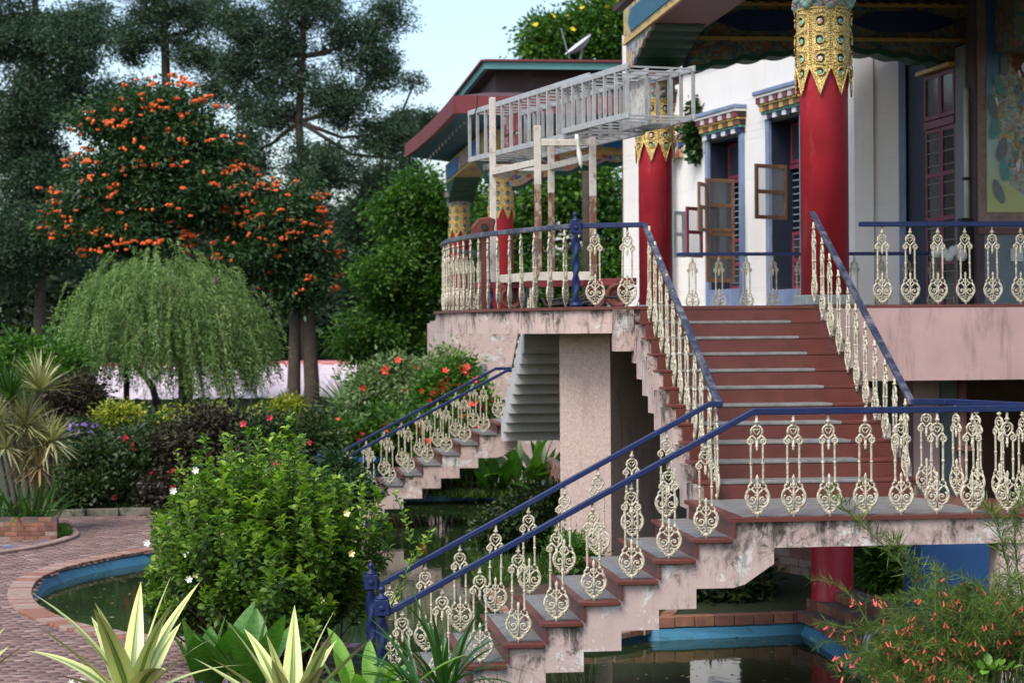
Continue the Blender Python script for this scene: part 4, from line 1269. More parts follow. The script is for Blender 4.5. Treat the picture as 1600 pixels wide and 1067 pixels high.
part(MB().bar(Vector(q)+t1*(-.4), Vector(q)+ax*.75+t1*(-.1), .025, .025), 'feed_arm', 'pipe_steel', td)

# ============================================================ scaffold trolley and ladder bridge on the balcony
sc = thing('scaffold_frame', 'rusty white steel scaffold frame standing on the round balcony', 'scaffold', c2w(.3, 27, TZ))
posts = {'a': (772, 153, 27.6), 'b': (842, 197, 26.0), 'c': (928, 215, 26.0), 'd': (863, 215, 27.6)}
P = {}
for k, (px, py, d) in posts.items():
    t = at(px, py, d); P[k] = t
    zs = TZ+.42
    mid = t.z-.75
    s = MB(); s.bar((t.x, t.y, mid), (t.x, t.y, t.z), .085, .085)
    part(s, 'post', 'rusty_white', sc, bevel=.006)
    s = MB(); s.bar((t.x, t.y, zs), (t.x, t.y, mid+.002), .083, .083)
    part(s, 'post', 'rusty_brown' if k != 'a' else 'rusty_white', sc, bevel=.006)
def zz(py, d): return EYE+(513-py)/F*d
for a, b, y, d in (('b', 'c', 224, 26.0), ('a', 'b', 262, 26.8), ('a', 'd', 263, 27.6), ('d', 'c', 254, 26.8)):
    z = zz(y, d)
    p0 = Vector((P[a].x, P[a].y, z)); p1 = Vector((P[b].x, P[b].y, z))
    part(MB().bar(p0, p1, .06, .085), 'top_beam', 'rusty_white', sc, bevel=.005)
for a, b in (('b', 'c'), ('a', 'b'), ('a', 'd'), ('d', 'c')):
    z = TZ+.42
    part(MB().bar((P[a].x, P[a].y, z), (P[b].x, P[b].y, z), .08, .11), 'base_beam', 'rusty_white', sc, bevel=.005)
l0, l1 = at(745, 0, 27.6), at(992, 0, 25.6)
part(MB().bar((l0.x, l0.y, TZ+.34), (l1.x, l1.y, TZ+.34), .09, .09), 'axle_beam', 'red_fascia', sc, bevel=.005)
for px, d in ((966, 25.6), (800, 27.2), (930, 27.8)):
    q = at(px, 0, d); w = MB()
    dv = Vector((.25, 1, 0)).normalized(); sdv = Vector((dv.y, -dv.x, 0))
    for (r0, r1, wd, mt, nm) in ((.155, .11, .10, 'machine_red', 'wheel'),):
        w = MB(); n = 24; c = Vector((q.x, q.y, TZ+.165))
        u1, u2 = Vector((1, -.1, 0)).normalized(), Vector((0, 0, 1)); ax = u1.cross(u2)
        prof_ = [(.05, -.03), (.10, -.03), (.11, -.05), (.155, -.05), (.16, 0), (.155, .05), (.11, .05), (.10, .03), (.05, .03)]
        b = 0
        for i, (rr_, o) in enumerate(prof_):
            for k in range(n):
                a = 2*PI*k/n; w.v.append(tuple(c+u1*(rr_*math.cos(a))+u2*(rr_*math.sin(a))+ax*o))
        for i in range(len(prof_)-1):
            for k in range(n):
                w.f.append((i*n+k, i*n+(k+1) % n, (i+1)*n+(k+1) % n, (i+1)*n+k))
        wh = part(w, 'wheel', 'machine_red', sc, True)
        h = MB(); h.tube([c-ax*.06, c+ax*.06], .045, 10); part(h, 'hub', 'black_rubber', wh)
        part(MB().bar(c, c+Vector((0, 0, .2)), .05, .03), 'fork', 'machine_red', wh)
# dark red winch head beside the scaffold
q = at(757, 355, 27.2)
wn_ = thing('winch', 'small dark red machine head poking above the balcony rail left of the scaffold', 'winch', (q.x, q.y, TZ))
part(MB().bar((q.x, q.y, TZ), (q.x, q.y, q.z-.05), .07, .07), 'stand', 'machine_red', wn_)
s = MB(); s.prism([(-.16, -.12), (-.17, .0), (-.06, .12), (.06, .13), (.16, .10), (.13, -.02), (.15, -.11), (.02, -.13)], lambda p, sd: (q.x+p[0], q.y+(-.09 if sd else .09), q.z+p[1]))
part(s, 'housing', 'machine_red', wn_, bevel=.02)
s = MB(); s.tube([(q.x, q.y-.11, q.z), (q.x, q.y+.11, q.z)], .045, 12); part(s, 'spindle', 'black_rubber', wn_)
# the ladder bridge: two telescoping sections, each a rectangular cage of rails and rungs
lad = thing('ladder', 'long cage of joined aluminium ladders lying over the scaffold', 'ladder', c2w(.2, 27.4, 4.1))
N0, N1 = c2w(-.61, 30.0), c2w(1.46, 24.3)
ad = Vector((N1.x-N0.x, N1.y-N0.y, 0)); LL = ad.length; ad.normalize()
wd = Vector((-ad.y, ad.x, 0)); 
if wd.dot(rt) < 0: wd = -wd
def lp_(s_, o, z): return Vector((N0.x, N0.y, 0))+ad*s_+wd*o+Vector((0, 0, z))
W = .74
def cage(s0, s1, o0, o1, z0, z1, name, step, hz=True):
    c = part(MB().bar(lp_(s0, o0, z1), lp_(s1, o0, z1), .035, .075), name, 'aluminium', lad, bevel=.005)
    for (o, z) in ((o0, z0), (o1, z0), (o1, z1)):
        part(MB().bar(lp_(s0, o, z), lp_(s1, o, z), .035, .075), 'side_rail', 'aluminium', c, bevel=.005)
    n = int((s1-s0)/step)
    for i in range(n+1):
        s_ = s0+.04+(s1-s0-.08)*i/n
        for o in (o0, o1):
            part(MB().bar(lp_(s_, o, z0), lp_(s_, o, z1), .040, .030, ad), 'rung', 'aluminium', c)
        if hz:
            for z in (z0, z1): part(MB().bar(lp_(s_, o0, z), lp_(s_, o1, z), .03, .02), 'rung', 'aluminium', c)
    for i in range(2*n+1):
        s_ = s0+.06+(s1-s0-.12)*i/(2*n)
    return c
cage(0, 4.7, 0, W, 4.12, 4.80, 'ladder_section', .34)
cage(3.9, LL, -.06, W+.06, 4.17, 4.75, 'ladder_section', .36)
cage(4.7, LL-.62, W-.28, W+.05, 4.16, 4.78, 'ladder_section', .40)
part(MB().bar(lp_(LL-1.5, W-.20, 4.47), lp_(LL-.72, W-.20, 4.47), .02, .50), 'platform_board', 'speckled_panel', lad)
for z in (4.31, 4.62):
    part(MB().bar(lp_(.12, W-.25, z), lp_(.85, W-.25, z), .02, .27), 'red_board', 'red_panel', lad)
s = MB(); a = at(742, 186, 29.6); b = at(749, 150, 29.6)
s.tube([a, a+(b-a)*.5+Vector((.02, 0, 0)), b], .008, 4); part(s, 'tie_wire', 'black_rubber', lad)
bagp = at(903, 214, 25.7)
tb = thing('plastic_bag', 'twisted white plastic bag tied under the ladders', 'bag', bagp)
s = MB()
pts = [bagp+Vector((0, 0, .03)), bagp+Vector((.01, 0, -.03)), bagp+Vector((.02, .01, -.10)), bagp+Vector((.035, 0, -.22)), bagp+Vector((.05, 0, -.34)), bagp+Vector((.06, 0, -.40))]
s.tube(pts, [.02, .034, .018, .034, .026, .006], 7); part(s, 'bag', 'plastic_bag', tb, True)
cb = thing('cable_coil', 'black coiled cable lying on the balcony floor behind the balusters', 'cable', c2w(.9, 25, TZ))
s = MB(); pts = []
for i in range(70):
    a = i*.42; q = c2w(.55+.22*math.cos(a)+i*.005, 25.0+.25*math.sin(a), TZ+.03+.012*(i % 9)); pts.append(q)
s.tube(pts, .018, 5); s.tube([c2w(.5, 25, TZ+.05), c2w(.9, 24.8, TZ+.16), c2w(1.3, 24.9, TZ+.12), c2w(1.5, 25, TZ+.26)], .015, 5)
part(s, 'cable', 'black_rubber', cb, True)
# ============================================================ ground, pond, path
def dens(poly, step=.35):
    out = []
    for a, b in zip(poly, poly[1:]+poly[:1]):
        n = max(1, int((Vector(b)-Vector(a)).length/step))
        for i in range(n): out.append(Vector(a).lerp(Vector(b), i/n))
    return out
def smooth_poly(pts, k=2):
    for _ in range(k):
        q = []
        for a, b in zip(pts[:-1], pts[1:]): q += [a.lerp(b, .25), a.lerp(b, .75)]
        pts = [pts[0]]+q+[pts[-1]]
    return pts
left_curve = smooth_poly([gd(560, 21.6), gd(400, 21.8), gnd(240, 1000), gnd(120, 984), gnd(40, 948), gnd(45, 910), gnd(110, 885), gnd(240, 862), gnd(360, 842), gnd(450, 815)], 2)
pool = left_curve + [gnd(520, 792), gnd(590, 774), gnd(640, 766), gnd(740, 763), gnd(860, 766), c2w(1.6, 39.5, GZ), c2w(1.9, 30, GZ), gd(960, 24.6), gnd(955, 982), gnd(1024, 981), gnd(1258, 972), gnd(1400, 1060), gd(1470, 17.4), gd(1500, 15.2), gd(860, 15.2), gd(770, 16.4), gd(735, 18.8), gd(700, 20.6)]
for p in pool: p.z = GZ
outer = [Vector((-700, 5, GZ)), Vector((700, 5, GZ)), Vector((700, 1400, GZ)), Vector((-700, 1400, GZ))]
tri = geometry.tessellate_polygon([outer, pool])
vs = outer+pool; mb = MB(); mb.v = [tuple(v) for v in vs]; mb.f = [tuple(t) for t in tri]
struct(mb, 'ground', 'lawn_ground')
mb = MB(); mb.quad((-700, -60, GZ-.6), (700, -60, GZ-.6), (700, 5, GZ-.002), (-700, 5, GZ-.002)); struct(mb, 'ground', 'lawn_ground')
tri = geometry.tessellate_polygon([pool]); mb = MB(); mb.v = [(v.x, v.y, -1.83) for v in pool]; mb.f = [tuple(t) for t in tri]
struct(mb, 'pond_water', 'pond_water')
mb = MB(); mb.v = [(v.x, v.y, -2.6) for v in pool]; mb.f = [tuple(t) for t in tri]; struct(mb, 'pond_bed', 'soil')
n = len(pool); mb = MB()
ctr = Vector((0, 0, 0))
for v in pool: ctr += v/n
def inward(i):
    a, b = pool[i-1], pool[(i+1) % n]; t = Vector((b.x-a.x, b.y-a.y, 0)); t = t.normalized() if t.length > 1e-6 else Vector((1, 0, 0)); nn = Vector((-t.y, t.x, 0))
    return nn
area = sum(pool[i-1].x*pool[i].y-pool[i].x*pool[i-1].y for i in range(n))
sg = 1 if area > 0 else -1
for i in range(n): mb.v.append(tuple(pool[i]))
for i in range(n): v = pool[i]+inward(i)*sg*.03; mb.v.append((v.x, v.y, GZ-.02))
for i in range(n): v = pool[i]+inward(i)*sg*.11; mb.v.append((v.x, v.y, GZ-.16))
for i in range(n): v = pool[i]+inward(i)*sg*.13; mb.v.append((v.x, v.y, GZ-.9))
for r in range(3):
    for i in range(n): j = (i+1) % n; mb.f.append((r*n+i, r*n+j, (r+1)*n+j, (r+1)*n+i))
struct(mb, 'pond_wall', 'pool_blue', smooth=False)

def coping(pts, parent, bw, bl, bh, mats, out=1, z=GZ, inset=0, gap=.008, nm='brick'):
    """bricks on edge set square to the curve"""
    me = []
    for m in mats:
        s = MB(); s.box(-bw/2+gap/2, bw/2-gap/2, -bl/2, bl/2, 0, bh); me.append(s.mesh('brick', m, (0, 0, 0), False, .006))
    L = 0; seg = []
    for a, b in zip(pts[:-1], pts[1:]):
        seg.append((L, a, b)); L += (b-a).length
    k = int(L/bw)
    for i in range(k):
        s_ = (i+.5)*L/k
        for (l0, a, b) in seg:
            d = (b-a).length
            if l0 <= s_ <= l0+d:
                p = a.lerp(b, (s_-l0)/max(d, 1e-6)); t = (b-a).normalized(); nn = Vector((-t.y, t.x, 0))*out
                c = p+nn*(bl/2-inset)
                link(random.choice(me), nm, parent, (c.x, c.y, z+random.uniform(-.004, .004)), (random.uniform(-.012, .012), random.uniform(-.012, .012), math.atan2(t.y, t.x)+random.uniform(-.02, .02)))
                break
lc = [v.copy() for v in left_curve]
tc = thing('pond_coping', 'curved rim of bricks on edge round the left end of the pond by the path', 'coping', lc[len(lc)//2])
coping(lc, tc, .118, .30, .05, ['brick_pale', 'brick_pale', 'brick_red'], out=-sg if False else (-1 if sg > 0 else 1), inset=.03)
rc = [gnd(955, 982), gnd(1024, 981), gnd(1258, 972), gnd(1400, 1060)]
tc = thing('pond_coping', 'dark red brick rim behind the pond corner below the landing', 'coping', rc[2])
coping(rc, tc, .23, .16, .12, ['brick_red', 'brick_dark'], out=(-1 if sg > 0 else 1), inset=.03)
fc = [gnd(520, 792), gnd(590, 774), gnd(640, 766), gnd(740, 763), gnd(860, 766)]
tc = thing('pond_coping', 'far brick rim of the pond under the rear stairs', 'coping', fc[2])
coping(fc, tc, .30, .25, .13, ['brick_dark', 'brick_red'], out=(-1 if sg > 0 else 1), inset=.03)

def inpoly(x, y, poly):
    c = np.zeros(x.shape, bool); n = len(poly)
    for i in range(n):
        x0, y0 = poly[i].x, poly[i].y; x1, y1 = poly[i-1].x, poly[i-1].y
        m = ((y0 > y) != (y1 > y)) & (x < (x1-x0)*(y-y0)/((y1-y0) if y1 != y0 else 1e-9)+x0)
        c ^= m
    return c
lcr = list(reversed(left_curve))
pathpoly = [gd(-260, 36.9), gnd(238, 806), gnd(310, 828), gnd(380, 828)] + lcr[6:] + [gd(500, 20.0), gd(380, 18.9), gd(260, 18.4), gd(60, 17.6), gd(-300, 16.6)]
for p in pathpoly: p.z = GZ+.004
tri = geometry.tessellate_polygon([pathpoly]); mb = MB(); mb.v = [tuple(v) for v in pathpoly]; mb.f = [tuple(t) for t in tri]
pth = struct(mb, 'brick_path', 'mortar')
def mesh_np(name, V, Fq, mat, rnd=None, smooth=False, uv=None):
    """V (n,3), Fq (m,k) same-size faces, rnd per face"""
    me = bpy.data.meshes.new(name); V = np.asarray(V, np.float32); Fq = np.asarray(Fq, np.int32); k = Fq.shape[1]
    me.vertices.add(len(V)); me.vertices.foreach_set('co', V.ravel())
    me.loops.add(Fq.size); me.loops.foreach_set('vertex_index', Fq.ravel())
    me.polygons.add(len(Fq)); me.polygons.foreach_set('loop_start', np.arange(0, Fq.size, k, dtype=np.int32))
    if smooth: me.polygons.foreach_set('use_smooth', np.ones(len(Fq), bool))
    me.update(calc_edges=True)
    if rnd is not None:
        a = me.attributes.new('rnd', 'FLOAT', 'FACE'); a.data.foreach_set('value', np.asarray(rnd, np.float32))
    me.materials.append(MATS[mat]); return me
def bricks_field(poly, bl, bw, h, ang, z):
    xs = [p.x for p in poly]; ys = [p.y for p in poly]
    cx, cy = np.mean(xs), np.mean(ys); R = max(max(xs)-min(xs), max(ys)-min(ys))*.75
    nx, ny = int(2*R/bl), int(2*R/bw)
    i, j = np.meshgrid(np.arange(nx), np.arange(ny)); i = i.ravel(); j = j.ravel()
    lx = -R+(i+.5*(j % 2))*bl; ly = -R+j*bw
    ca, sa = math.cos(ang), math.sin(ang)
    x = cx+lx*ca-ly*sa; y = cy+lx*sa+ly*ca
    m = inpoly(x, y, poly); x, y = x[m], y[m]; N = len(x)
    hx, hy = bl/2-.006, bw/2-.006
    q = np.array([[-hx, -hy], [hx, -hy], [hx, hy], [-hx, hy]])
    zz_ = z+rng.uniform(-.005, .005, N)
    V = np.zeros((N, 8, 3))
    for k in range(4):
        sh = .004
        for t, (s_, dz) in enumerate(((1.0, -h), ((hx-sh)/hx, 0))):
            V[:, k+4*t, 0] = x+q[k, 0]*s_*ca-q[k, 1]*s_*sa; V[:, k+4*t, 1] = y+q[k, 0]*s_*sa+q[k, 1]*s_*ca
            V[:, k+4*t, 2] = zz_+dz+(rng.uniform(-.002, .002, N) if t else 0)
    f = np.array([[4, 5, 6, 7], [0, 1, 5, 4], [1, 2, 6, 5], [2, 3, 7, 6], [3, 0, 4, 7]])
    Fq = (f[None]+8*np.arange(N)[:, None, None]).reshape(-1, 4)
    return mesh_np('paving_bricks', V.reshape(-1, 3), Fq, 'path_brick', np.repeat(rng.random(N), 5))
o = link(bricks_field(pathpoly, .235, .118, .02, .35, GZ+.018), 'paving_bricks', pth); o['kind'] = 'stuff'

# raised soil: foreground bed, island round the pier, bed under rear stairs
def mound(name, pts, z, h=.25, mat='soil', inset=.25):
    c = sum(pts, Vector((0, 0, 0)))/len(pts); mb = MB(); n = len(pts)
    for r, (f_, dz) in enumerate(((1, -.25), (1, 0), (.9, h*.7), (.6, h), (.2, h*1.05))):
        for p in pts:
            v = c+(p-c)*f_; mb.v.append((v.x, v.y, z+dz))
    for r in range(4):
        for i in range(n): j = (i+1) % n; mb.f.append((r*n+i, r*n+j, (r+1)*n+j, (r+1)*n+i))
    mb.f.append(tuple(4*n+i for i in range(n)))
    return struct(mb, name, mat, smooth=True)
mound('flower_bed', smooth_poly([gd(-200, 13), gd(-200, 16.4), gd(200, 17.3), gd(420, 18.0), gd(640, 18.6), gd(745, 17.0), gd(760, 14.5), gd(500, 12.5), gd(-200, 13)], 1)[:-1], GZ, .16)
mound('flower_bed', [gd(1500, 17.2), gd(1460, 18.4), gd(1560, 20), gd(1750, 20), gd(1900, 15), gd(1500, 12.6), gd(1300, 13.4)], GZ, .2)
isl = smooth_poly([c2w(-.55, 28.5, GZ), c2w(-.3, 31, GZ), c2w(1.2, 31.5, GZ), c2w(2.2, 28, GZ), c2w(1.9, 23.2, GZ), c2w(.7, 21.9, GZ), c2w(.05, 23.0, GZ), c2w(-.25, 25.5, GZ), c2w(-.55, 28.5, GZ)], 2)[:-1]
mb = MB(); mb.prism([(p.x, p.y) for p in isl], lambda p, sd: (p[0], p[1], GZ-.05 if sd else GZ-.9)); struct(mb, 'island_wall', 'pool_blue')
mound('island', [p for p in isl], GZ-.04, .14)
ti = thing('pond_coping', 'brick rim of the island around the pier in mid pond', 'coping', isl[5])
coping(isl+[isl[0]], ti, .24, .18, .07, ['brick_red', 'brick_pale'], out=1 if sum(isl[i-1].x*isl[i].y-isl[i].x*isl[i-1].y for i in range(len(isl))) > 0 else -1, inset=.03, z=GZ-.05)

# brick walls, planters and pillars
def brick_wall(name, label, a, b, z0, courses, bh=.075, bl=.22, bw=.11, mats=('brick_red', 'brick_dark', 'brick_pale'), crenel=False, group=None):
    t = thing(name, label, 'brick wall', (a.x, a.y, z0), group)
    d = Vector((b.x-a.x, b.y-a.y, 0)); L = d.length; d.normalize(); nn = Vector((-d.y, d.x, 0))
    c = (a+b)/2; mb = MB(); mb.obox(c.x, c.y, z0+courses*bh/2, L, bw-.012, courses*bh-.004, d, nn); part(mb, 'mortar', 'mortar', t)
    me = []
    for m in mats:
        s = MB(); s.box(-bl/2+.004, bl/2-.004, -bw/2, bw/2, .003, bh-.004); me.append(s.mesh('brick', m, (0, 0, 0), False, .004))
    ang = math.atan2(d.y, d.x)
    for k in range(courses):
        e = [0.0]+[x for x in np.arange(bl if k % 2 == 0 else bl/2, L-.05, bl)]+[L]
        for i, (x0, x1) in enumerate(zip(e[:-1], e[1:])):
            if crenel and k == courses-1 and i % 2: continue
            p = a+d*((x0+x1)/2)
            link(random.choice(me), 'brick', t, (p.x+nn.x*random.uniform(-.004, .004), p.y+nn.y*random.uniform(-.004, .004), z0+k*bh), (0, 0, ang+random.uniform(-.01, .01)), ((x1-x0)/bl, 1, 1))
    return t
brick_wall('brick_planter', 'low red brick planter wall with notched top at the left edge', gd(-70, 33.0), gd(88, 33.0), GZ, 5, .075, .22, .12, crenel=True)
pts = smooth_poly([gnd(-60, 874), gnd(40, 862), gnd(105, 846), gnd(118, 836), gnd(92, 822)], 2)
tc = thing('path_kerb', 'thin curved kerb with blue lining before the notched planter', 'kerb', pts[4])
part(MB().rail([(p.x, p.y, GZ+.07) for p in pts], .16, .12), 'kerb_stone', 'brick_pale', tc, bevel=.015)
bl_ = [Vector((p.x, p.y, 0))+Vector((0, .22, 0)) for p in pts[:-6]]
mb = MB()
for a, b in zip(bl_[:-1], bl_[1:]): mb.quad((a.x, a.y, GZ+.01), (b.x, b.y, GZ+.01), (b.x, b.y+1.1, GZ+.015), (a.x, a.y+1.1, GZ+.015))
part(mb, 'blue_basin', 'bright_blue', tc)
a = gd(80, 37.0); b = gd(236, 37.4)
tk = thing('stone_kerb', 'mossy stone kerb at the far edge of the path before the dark hedge', 'kerb', a)
kme = [MB() for _ in range(1)]; s = MB(); s.box(-.29, .29, -.08, .08, 0, .14); km = s.mesh('kerb_block', 'curb_stone', (0, 0, 0), False, .015)
for i in range(int((b-a).length/.6)+1):
    p = a.lerp(b, (i+.5)/(int((b-a).length/.6)+1)); link(km, 'kerb_block', tk, (p.x, p.y, GZ), (0, 0, random.uniform(-.03, .03)-.1))
# undercroft: stepped low brick walls, red pillar, blue pillar, pipe
for i in range(5):
    a = gd(1180+i*6, 26.3); b = gd(1275, 25.0-.1*i)
    pass
brick_wall('brick_wall', 'sloping brown brick planter wall left of the red pillar in the undercroft', gd(1180, 28.6), gd(1276, 27.4), GZ, 9, .11, .42, .14, mats=('brick_red', 'brick_pale'))
for i in range(3):
    brick_wall('brick_step', ('lowest' if i == 0 else 'middle' if i == 1 else 'topmost')+' brick step behind the pond corner in front of the red pillar', gd(1262+i*14, 23.2+i*.35-.0), gd(1420, 20.6+i*.35), GZ+.02, 1+i, .11, .22, .3, mats=('brick_dark', 'brick_red'), group='brick steps under the landing')
q = gd(1298, 23.4)
tp = thing('pillar', 'round red pillar standing under the landing', 'pillar', q)
part(MB().lathe(q.x, q.y, [(.26, GZ-.1), (.26, GZ+.12), (.24, GZ+.14), (.24, TZ-.75)], 28), 'shaft', 'red_paint', tp, True)
a = gd(1432, 22.6); b = gd(1546, 22.6)
tp = thing('pillar', 'square dark blue pillar seen through the coral plant under the landing', 'pillar', a)
part(MB().box(a.x, b.x, b.y, b.y+.6, GZ-.1, -.3), 'shaft', 'pillar_blue', tp, bevel=.01)
part(MB().box(a.x-.04, b.x+.04, b.y-.05, b.y+.64, GZ-.1, GZ+.15), 'plinth', 'pillar_blue', tp, bevel=.01)
q = gd(1352, 20.4)
tp = thing('water_pipe', 'bent steel water pipe end at the pond corner', 'pipe', q)
part(MB().tube([(q.x, q.y, GZ-.25), (q.x, q.y, GZ+.20), (q.x+.02, q.y, GZ+.27), (q.x+.07, q.y, GZ+.31), (q.x+.14, q.y, GZ+.32), (q.x+.34, q.y+.05, GZ+.31)], .05, 12), 'pipe', 'pipe_steel', tp, True)
part(MB().lathe(q.x, q.y, [(.06, GZ-.02), (.06, GZ+.05)], 12), 'collar', 'pipe_steel', tp)
q = at(862, 700+19, 34.0)
q = gnd(852, 760); 
tp = thing('water_pipe', 'small pale blue pipe end before the far pond rim', 'pipe', q)
q = at(848, 762, 33.0)
part(MB().tube([(q.x-.06, q.y, q.z-.9), (q.x-.06, q.y, q.z), (q.x, q.y, q.z+.06), (q.x+.2, q.y, q.z+.06)], .045, 10), 'pipe', 'pool_blue', tp, True)
a = gd(1502, 23.8)
tp = thing('drain_pipe', 'dark red pipe under the porch floor', 'pipe', (a.x, a.y, GZ))
part(MB().tube([(a.x, a.y, GZ), (a.x, a.y, 1.03)], .06, 10), 'pipe', 'brown_pipe', tp, True)
part(MB().box(a.x-.09, a.x+.09, a.y-.09, a.y+.09, .2, .26), 'clamp', 'brown_pipe', tp)
# iron spiral ornament leaning on red pillar (scroll hoop)
# blue raised basin beyond the far steps
q0 = gd(590, 39.5)
tb = thing('fountain_basin', 'raised blue basin seen between the rear railing and the bushes', 'basin', q0)
prof = [(.85, GZ-.1), (.85, GZ+.72), (.95, GZ+.76), (.95, GZ+.86), (.75, GZ+.86), (.75, GZ+.6)]
c = gd(548, 41.0); part(MB().lathe(c.x, c.y, prof, 40), 'basin_wall', 'bright_blue', tb)
for (pa, pb, d, zt) in ((536, 562, 43.0, .05), (250, 300, 40.5, -1.35), (150, 240, 40.8, -1.3)):
    pass
brick_wall('brick_planter', 'reddish brick planter beside the pale fan leaved plant beyond the rear railing', gd(538, 44.5), gd(584, 44.2), -.6-.75, 9, .11, .25, .14, mats=('brick_pale', 'brick_red'))
brick_wall('brick_planter', 'low orange brick edge right of the leafy bed under the rear stairs', gd(858, 42.0), gd(884, 38.0), GZ, 6, .12, .3, .14, mats=('brick_red', 'brick_pale'))
# corrugated shed roof
A = at(150, 572, 70.0); B = at(572, 570, 70.0)
ts = thing('shed', 'long low shed with pale pink corrugated roof behind the trees', 'shed', (A.x, A.y, GZ))
za, zb_ = A.z, at(300, 624, 64.0).z
mb = MB(); n = int((B.x-A.x+4)/.16)
for i in range(n+1):
    x = A.x-2+i*.16; dz = (.045 if i % 4 == 0 else 0.0)
    mb.v.append((x, A.y, za+dz)); mb.v.append((x-.75, A.y-6.0, zb_+dz))
for i in range(n): mb.f.append((2*i, 2*i+1, 2*i+3, 2*i+2))
part(mb, 'corrugated_roof', 'corrugated', ts)
mb = MB(); mb.box(A.x-2.1, B.x+2.1, A.y-.14, A.y+.14, za+.0, za+.12); part(mb, 'ridge_cap', 'pink_ridge', ts)
part(MB().box(A.x-2.5, B.x+1, A.y-5.2, A.y-5.0, GZ, zb_-.02), 'wall', 'stone_grey', ts)
part(MB().box(A.x-2.5, B.x+1, A.y+.2, A.y+5, GZ, za-.1), 'back_wall', 'stone_grey', ts)

# ============================================================ plants
def unit(v): return v/np.maximum(np.linalg.norm(v, axis=1, keepdims=True), 1e-9)
def leaf_arrays(pos, dr, L, W, fold=.25, quad=True, nrm=None):
    N = len(pos); dr = unit(dr)
    r = rng.normal(size=(N, 3)) if nrm is None else nrm+rng.normal(size=(N, 3))*.35
    side = unit(np.cross(dr, r)); nn = np.cross(side, dr)
    L = np.broadcast_to(L, (N,))[:, None]; W = np.broadcast_to(W, (N,))[:, None]
    b = pos; tip = pos+dr*L-nn*L*.10
    l = pos+dr*L*.45+side*W*.5+nn*W*fold; r_ = pos+dr*L*.45-side*W*.5+nn*W*fold
    V = np.stack([b, r_, tip, l], 1).reshape(-1, 3)
    base = 4*np.arange(N)[:, None]
    Ft = np.concatenate([base+np.array([[0, 1, 2]]), base+np.array([[0, 2, 3]])], 1).reshape(-1, 3)
    return V, Ft
def leaves(name, pos, dr, L, W, mat, rnd, parent, fold=.25, nrm=None, kind='stuff'):
    V, Ft = leaf_arrays(pos, dr, L, W, fold, nrm=nrm)
    off = np.array(OFF[parent.name]) if parent else np.zeros(3)
    me = mesh_np(name, V-off, Ft, mat, np.repeat(np.clip(rnd, 0, 1), 2))
    o = link(me, name, parent)
    if kind: o['kind'] = kind
    return o
def lobe(px, py, rx, ry, d, k=1.0):
    c = at(px, py, d); return (np.array(c), rx/F*d, rx/F*d*k, ry/F*d)
def tree(name, label, cat, base, trunk, r0, lobes, clumps, per, leafL, leafW, cr, mat, bark='bark', droop=.2, group=None, twig=.5, shell=.45, flat=.6, fl=None):
    t = thing(name, label, cat, base, group)
    lobes = [(np.array(l[0]), l[1], l[2], l[3]) for l in lobes]
    vol = np.array([(l[1]*l[2]*l[3])**.66 for l in lobes]); vol = vol/vol.sum()
    C = []
    for l, w in zip(lobes, vol):
        m = max(3, int(clumps*w)); R3 = np.array([l[1], l[2], l[3]])
        ns = 7 if m > 20 else 3                      # knots of clumps make an uneven outline
        us = unit(rng.normal(size=(ns, 3))); sc_ = l[0]+us*R3*rng.uniform(.45, .82, (ns, 1)); sr = rng.uniform(.32, .58, ns)
        pick = rng.integers(0, ns, m); u = unit(rng.normal(size=(m, 3))); rr = (shell+(1-shell)*rng.random(m)**.6)[:, None]
        core = l[0]+u*rr*R3*.72; knot = sc_[pick]+u*rr*R3*sr[pick][:, None]
        C.append(np.where((rng.random(m) < .45)[:, None], core, knot))
    allc = np.concatenate(C); allc[:, 2] = np.maximum(allc[:, 2], GZ+.15)
    ncl = len(allc); q = np.repeat(np.arange(ncl), per); N = len(q)
    sz = rng.uniform(.6, 1.3, ncl)[q][:, None]*cr
    g = rng.normal(size=(N, 3)); g[:, 2] *= flat
    pos = allc[q]+g*sz*.5
    dr = unit(g)+np.array([0, 0, -droop])+rng.normal(size=(N, 3))*.4
    rn = np.clip(rng.normal(.42, .18, N)+rng.normal(0, .20, ncl)[q], 0, 1)
    s_ = rng.uniform(.7, 1.25, N)
    leaves('foliage', pos, dr, leafL*s_, leafW*s_, mat, rn, t)
    if trunk:
        mb = MB(); P = [Vector(p) for p in trunk]; m = len(P)
        mb.tube(P, [r0*(1-.55*i/(m-1)) for i in range(m)], 9); part(mb, 'trunk', bark, t, True)
        mb = MB()
        for l, cl in zip(lobes, C):
            lc_ = Vector(l[0]); st = min(P[len(P)//2:], key=lambda p: (p-lc_).length+max(0, p.z-lc_.z)*2)
            mid = st.lerp(lc_, .5)+Vector((random.uniform(-.1, .1), 0, -.12))*(lc_-st).length
            rl = r0*.34
            if (lc_-st).length > .3: mb.tube([st, mid, lc_], [rl*1.2, rl*.85, rl*.5], 5)
            for k in rng.permutation(len(cl))[:int(len(cl)*twig)]:
                e = Vector(cl[k]); md = lc_.lerp(e, .5)+Vector((0, 0, -.08))*(e-lc_).length
                mb.tube([lc_, md, e], [rl*.42, rl*.25, rl*.10], 4, False)
        part(mb, 'branches', bark, t, True, kind='stuff')
    return t, lobes, allc
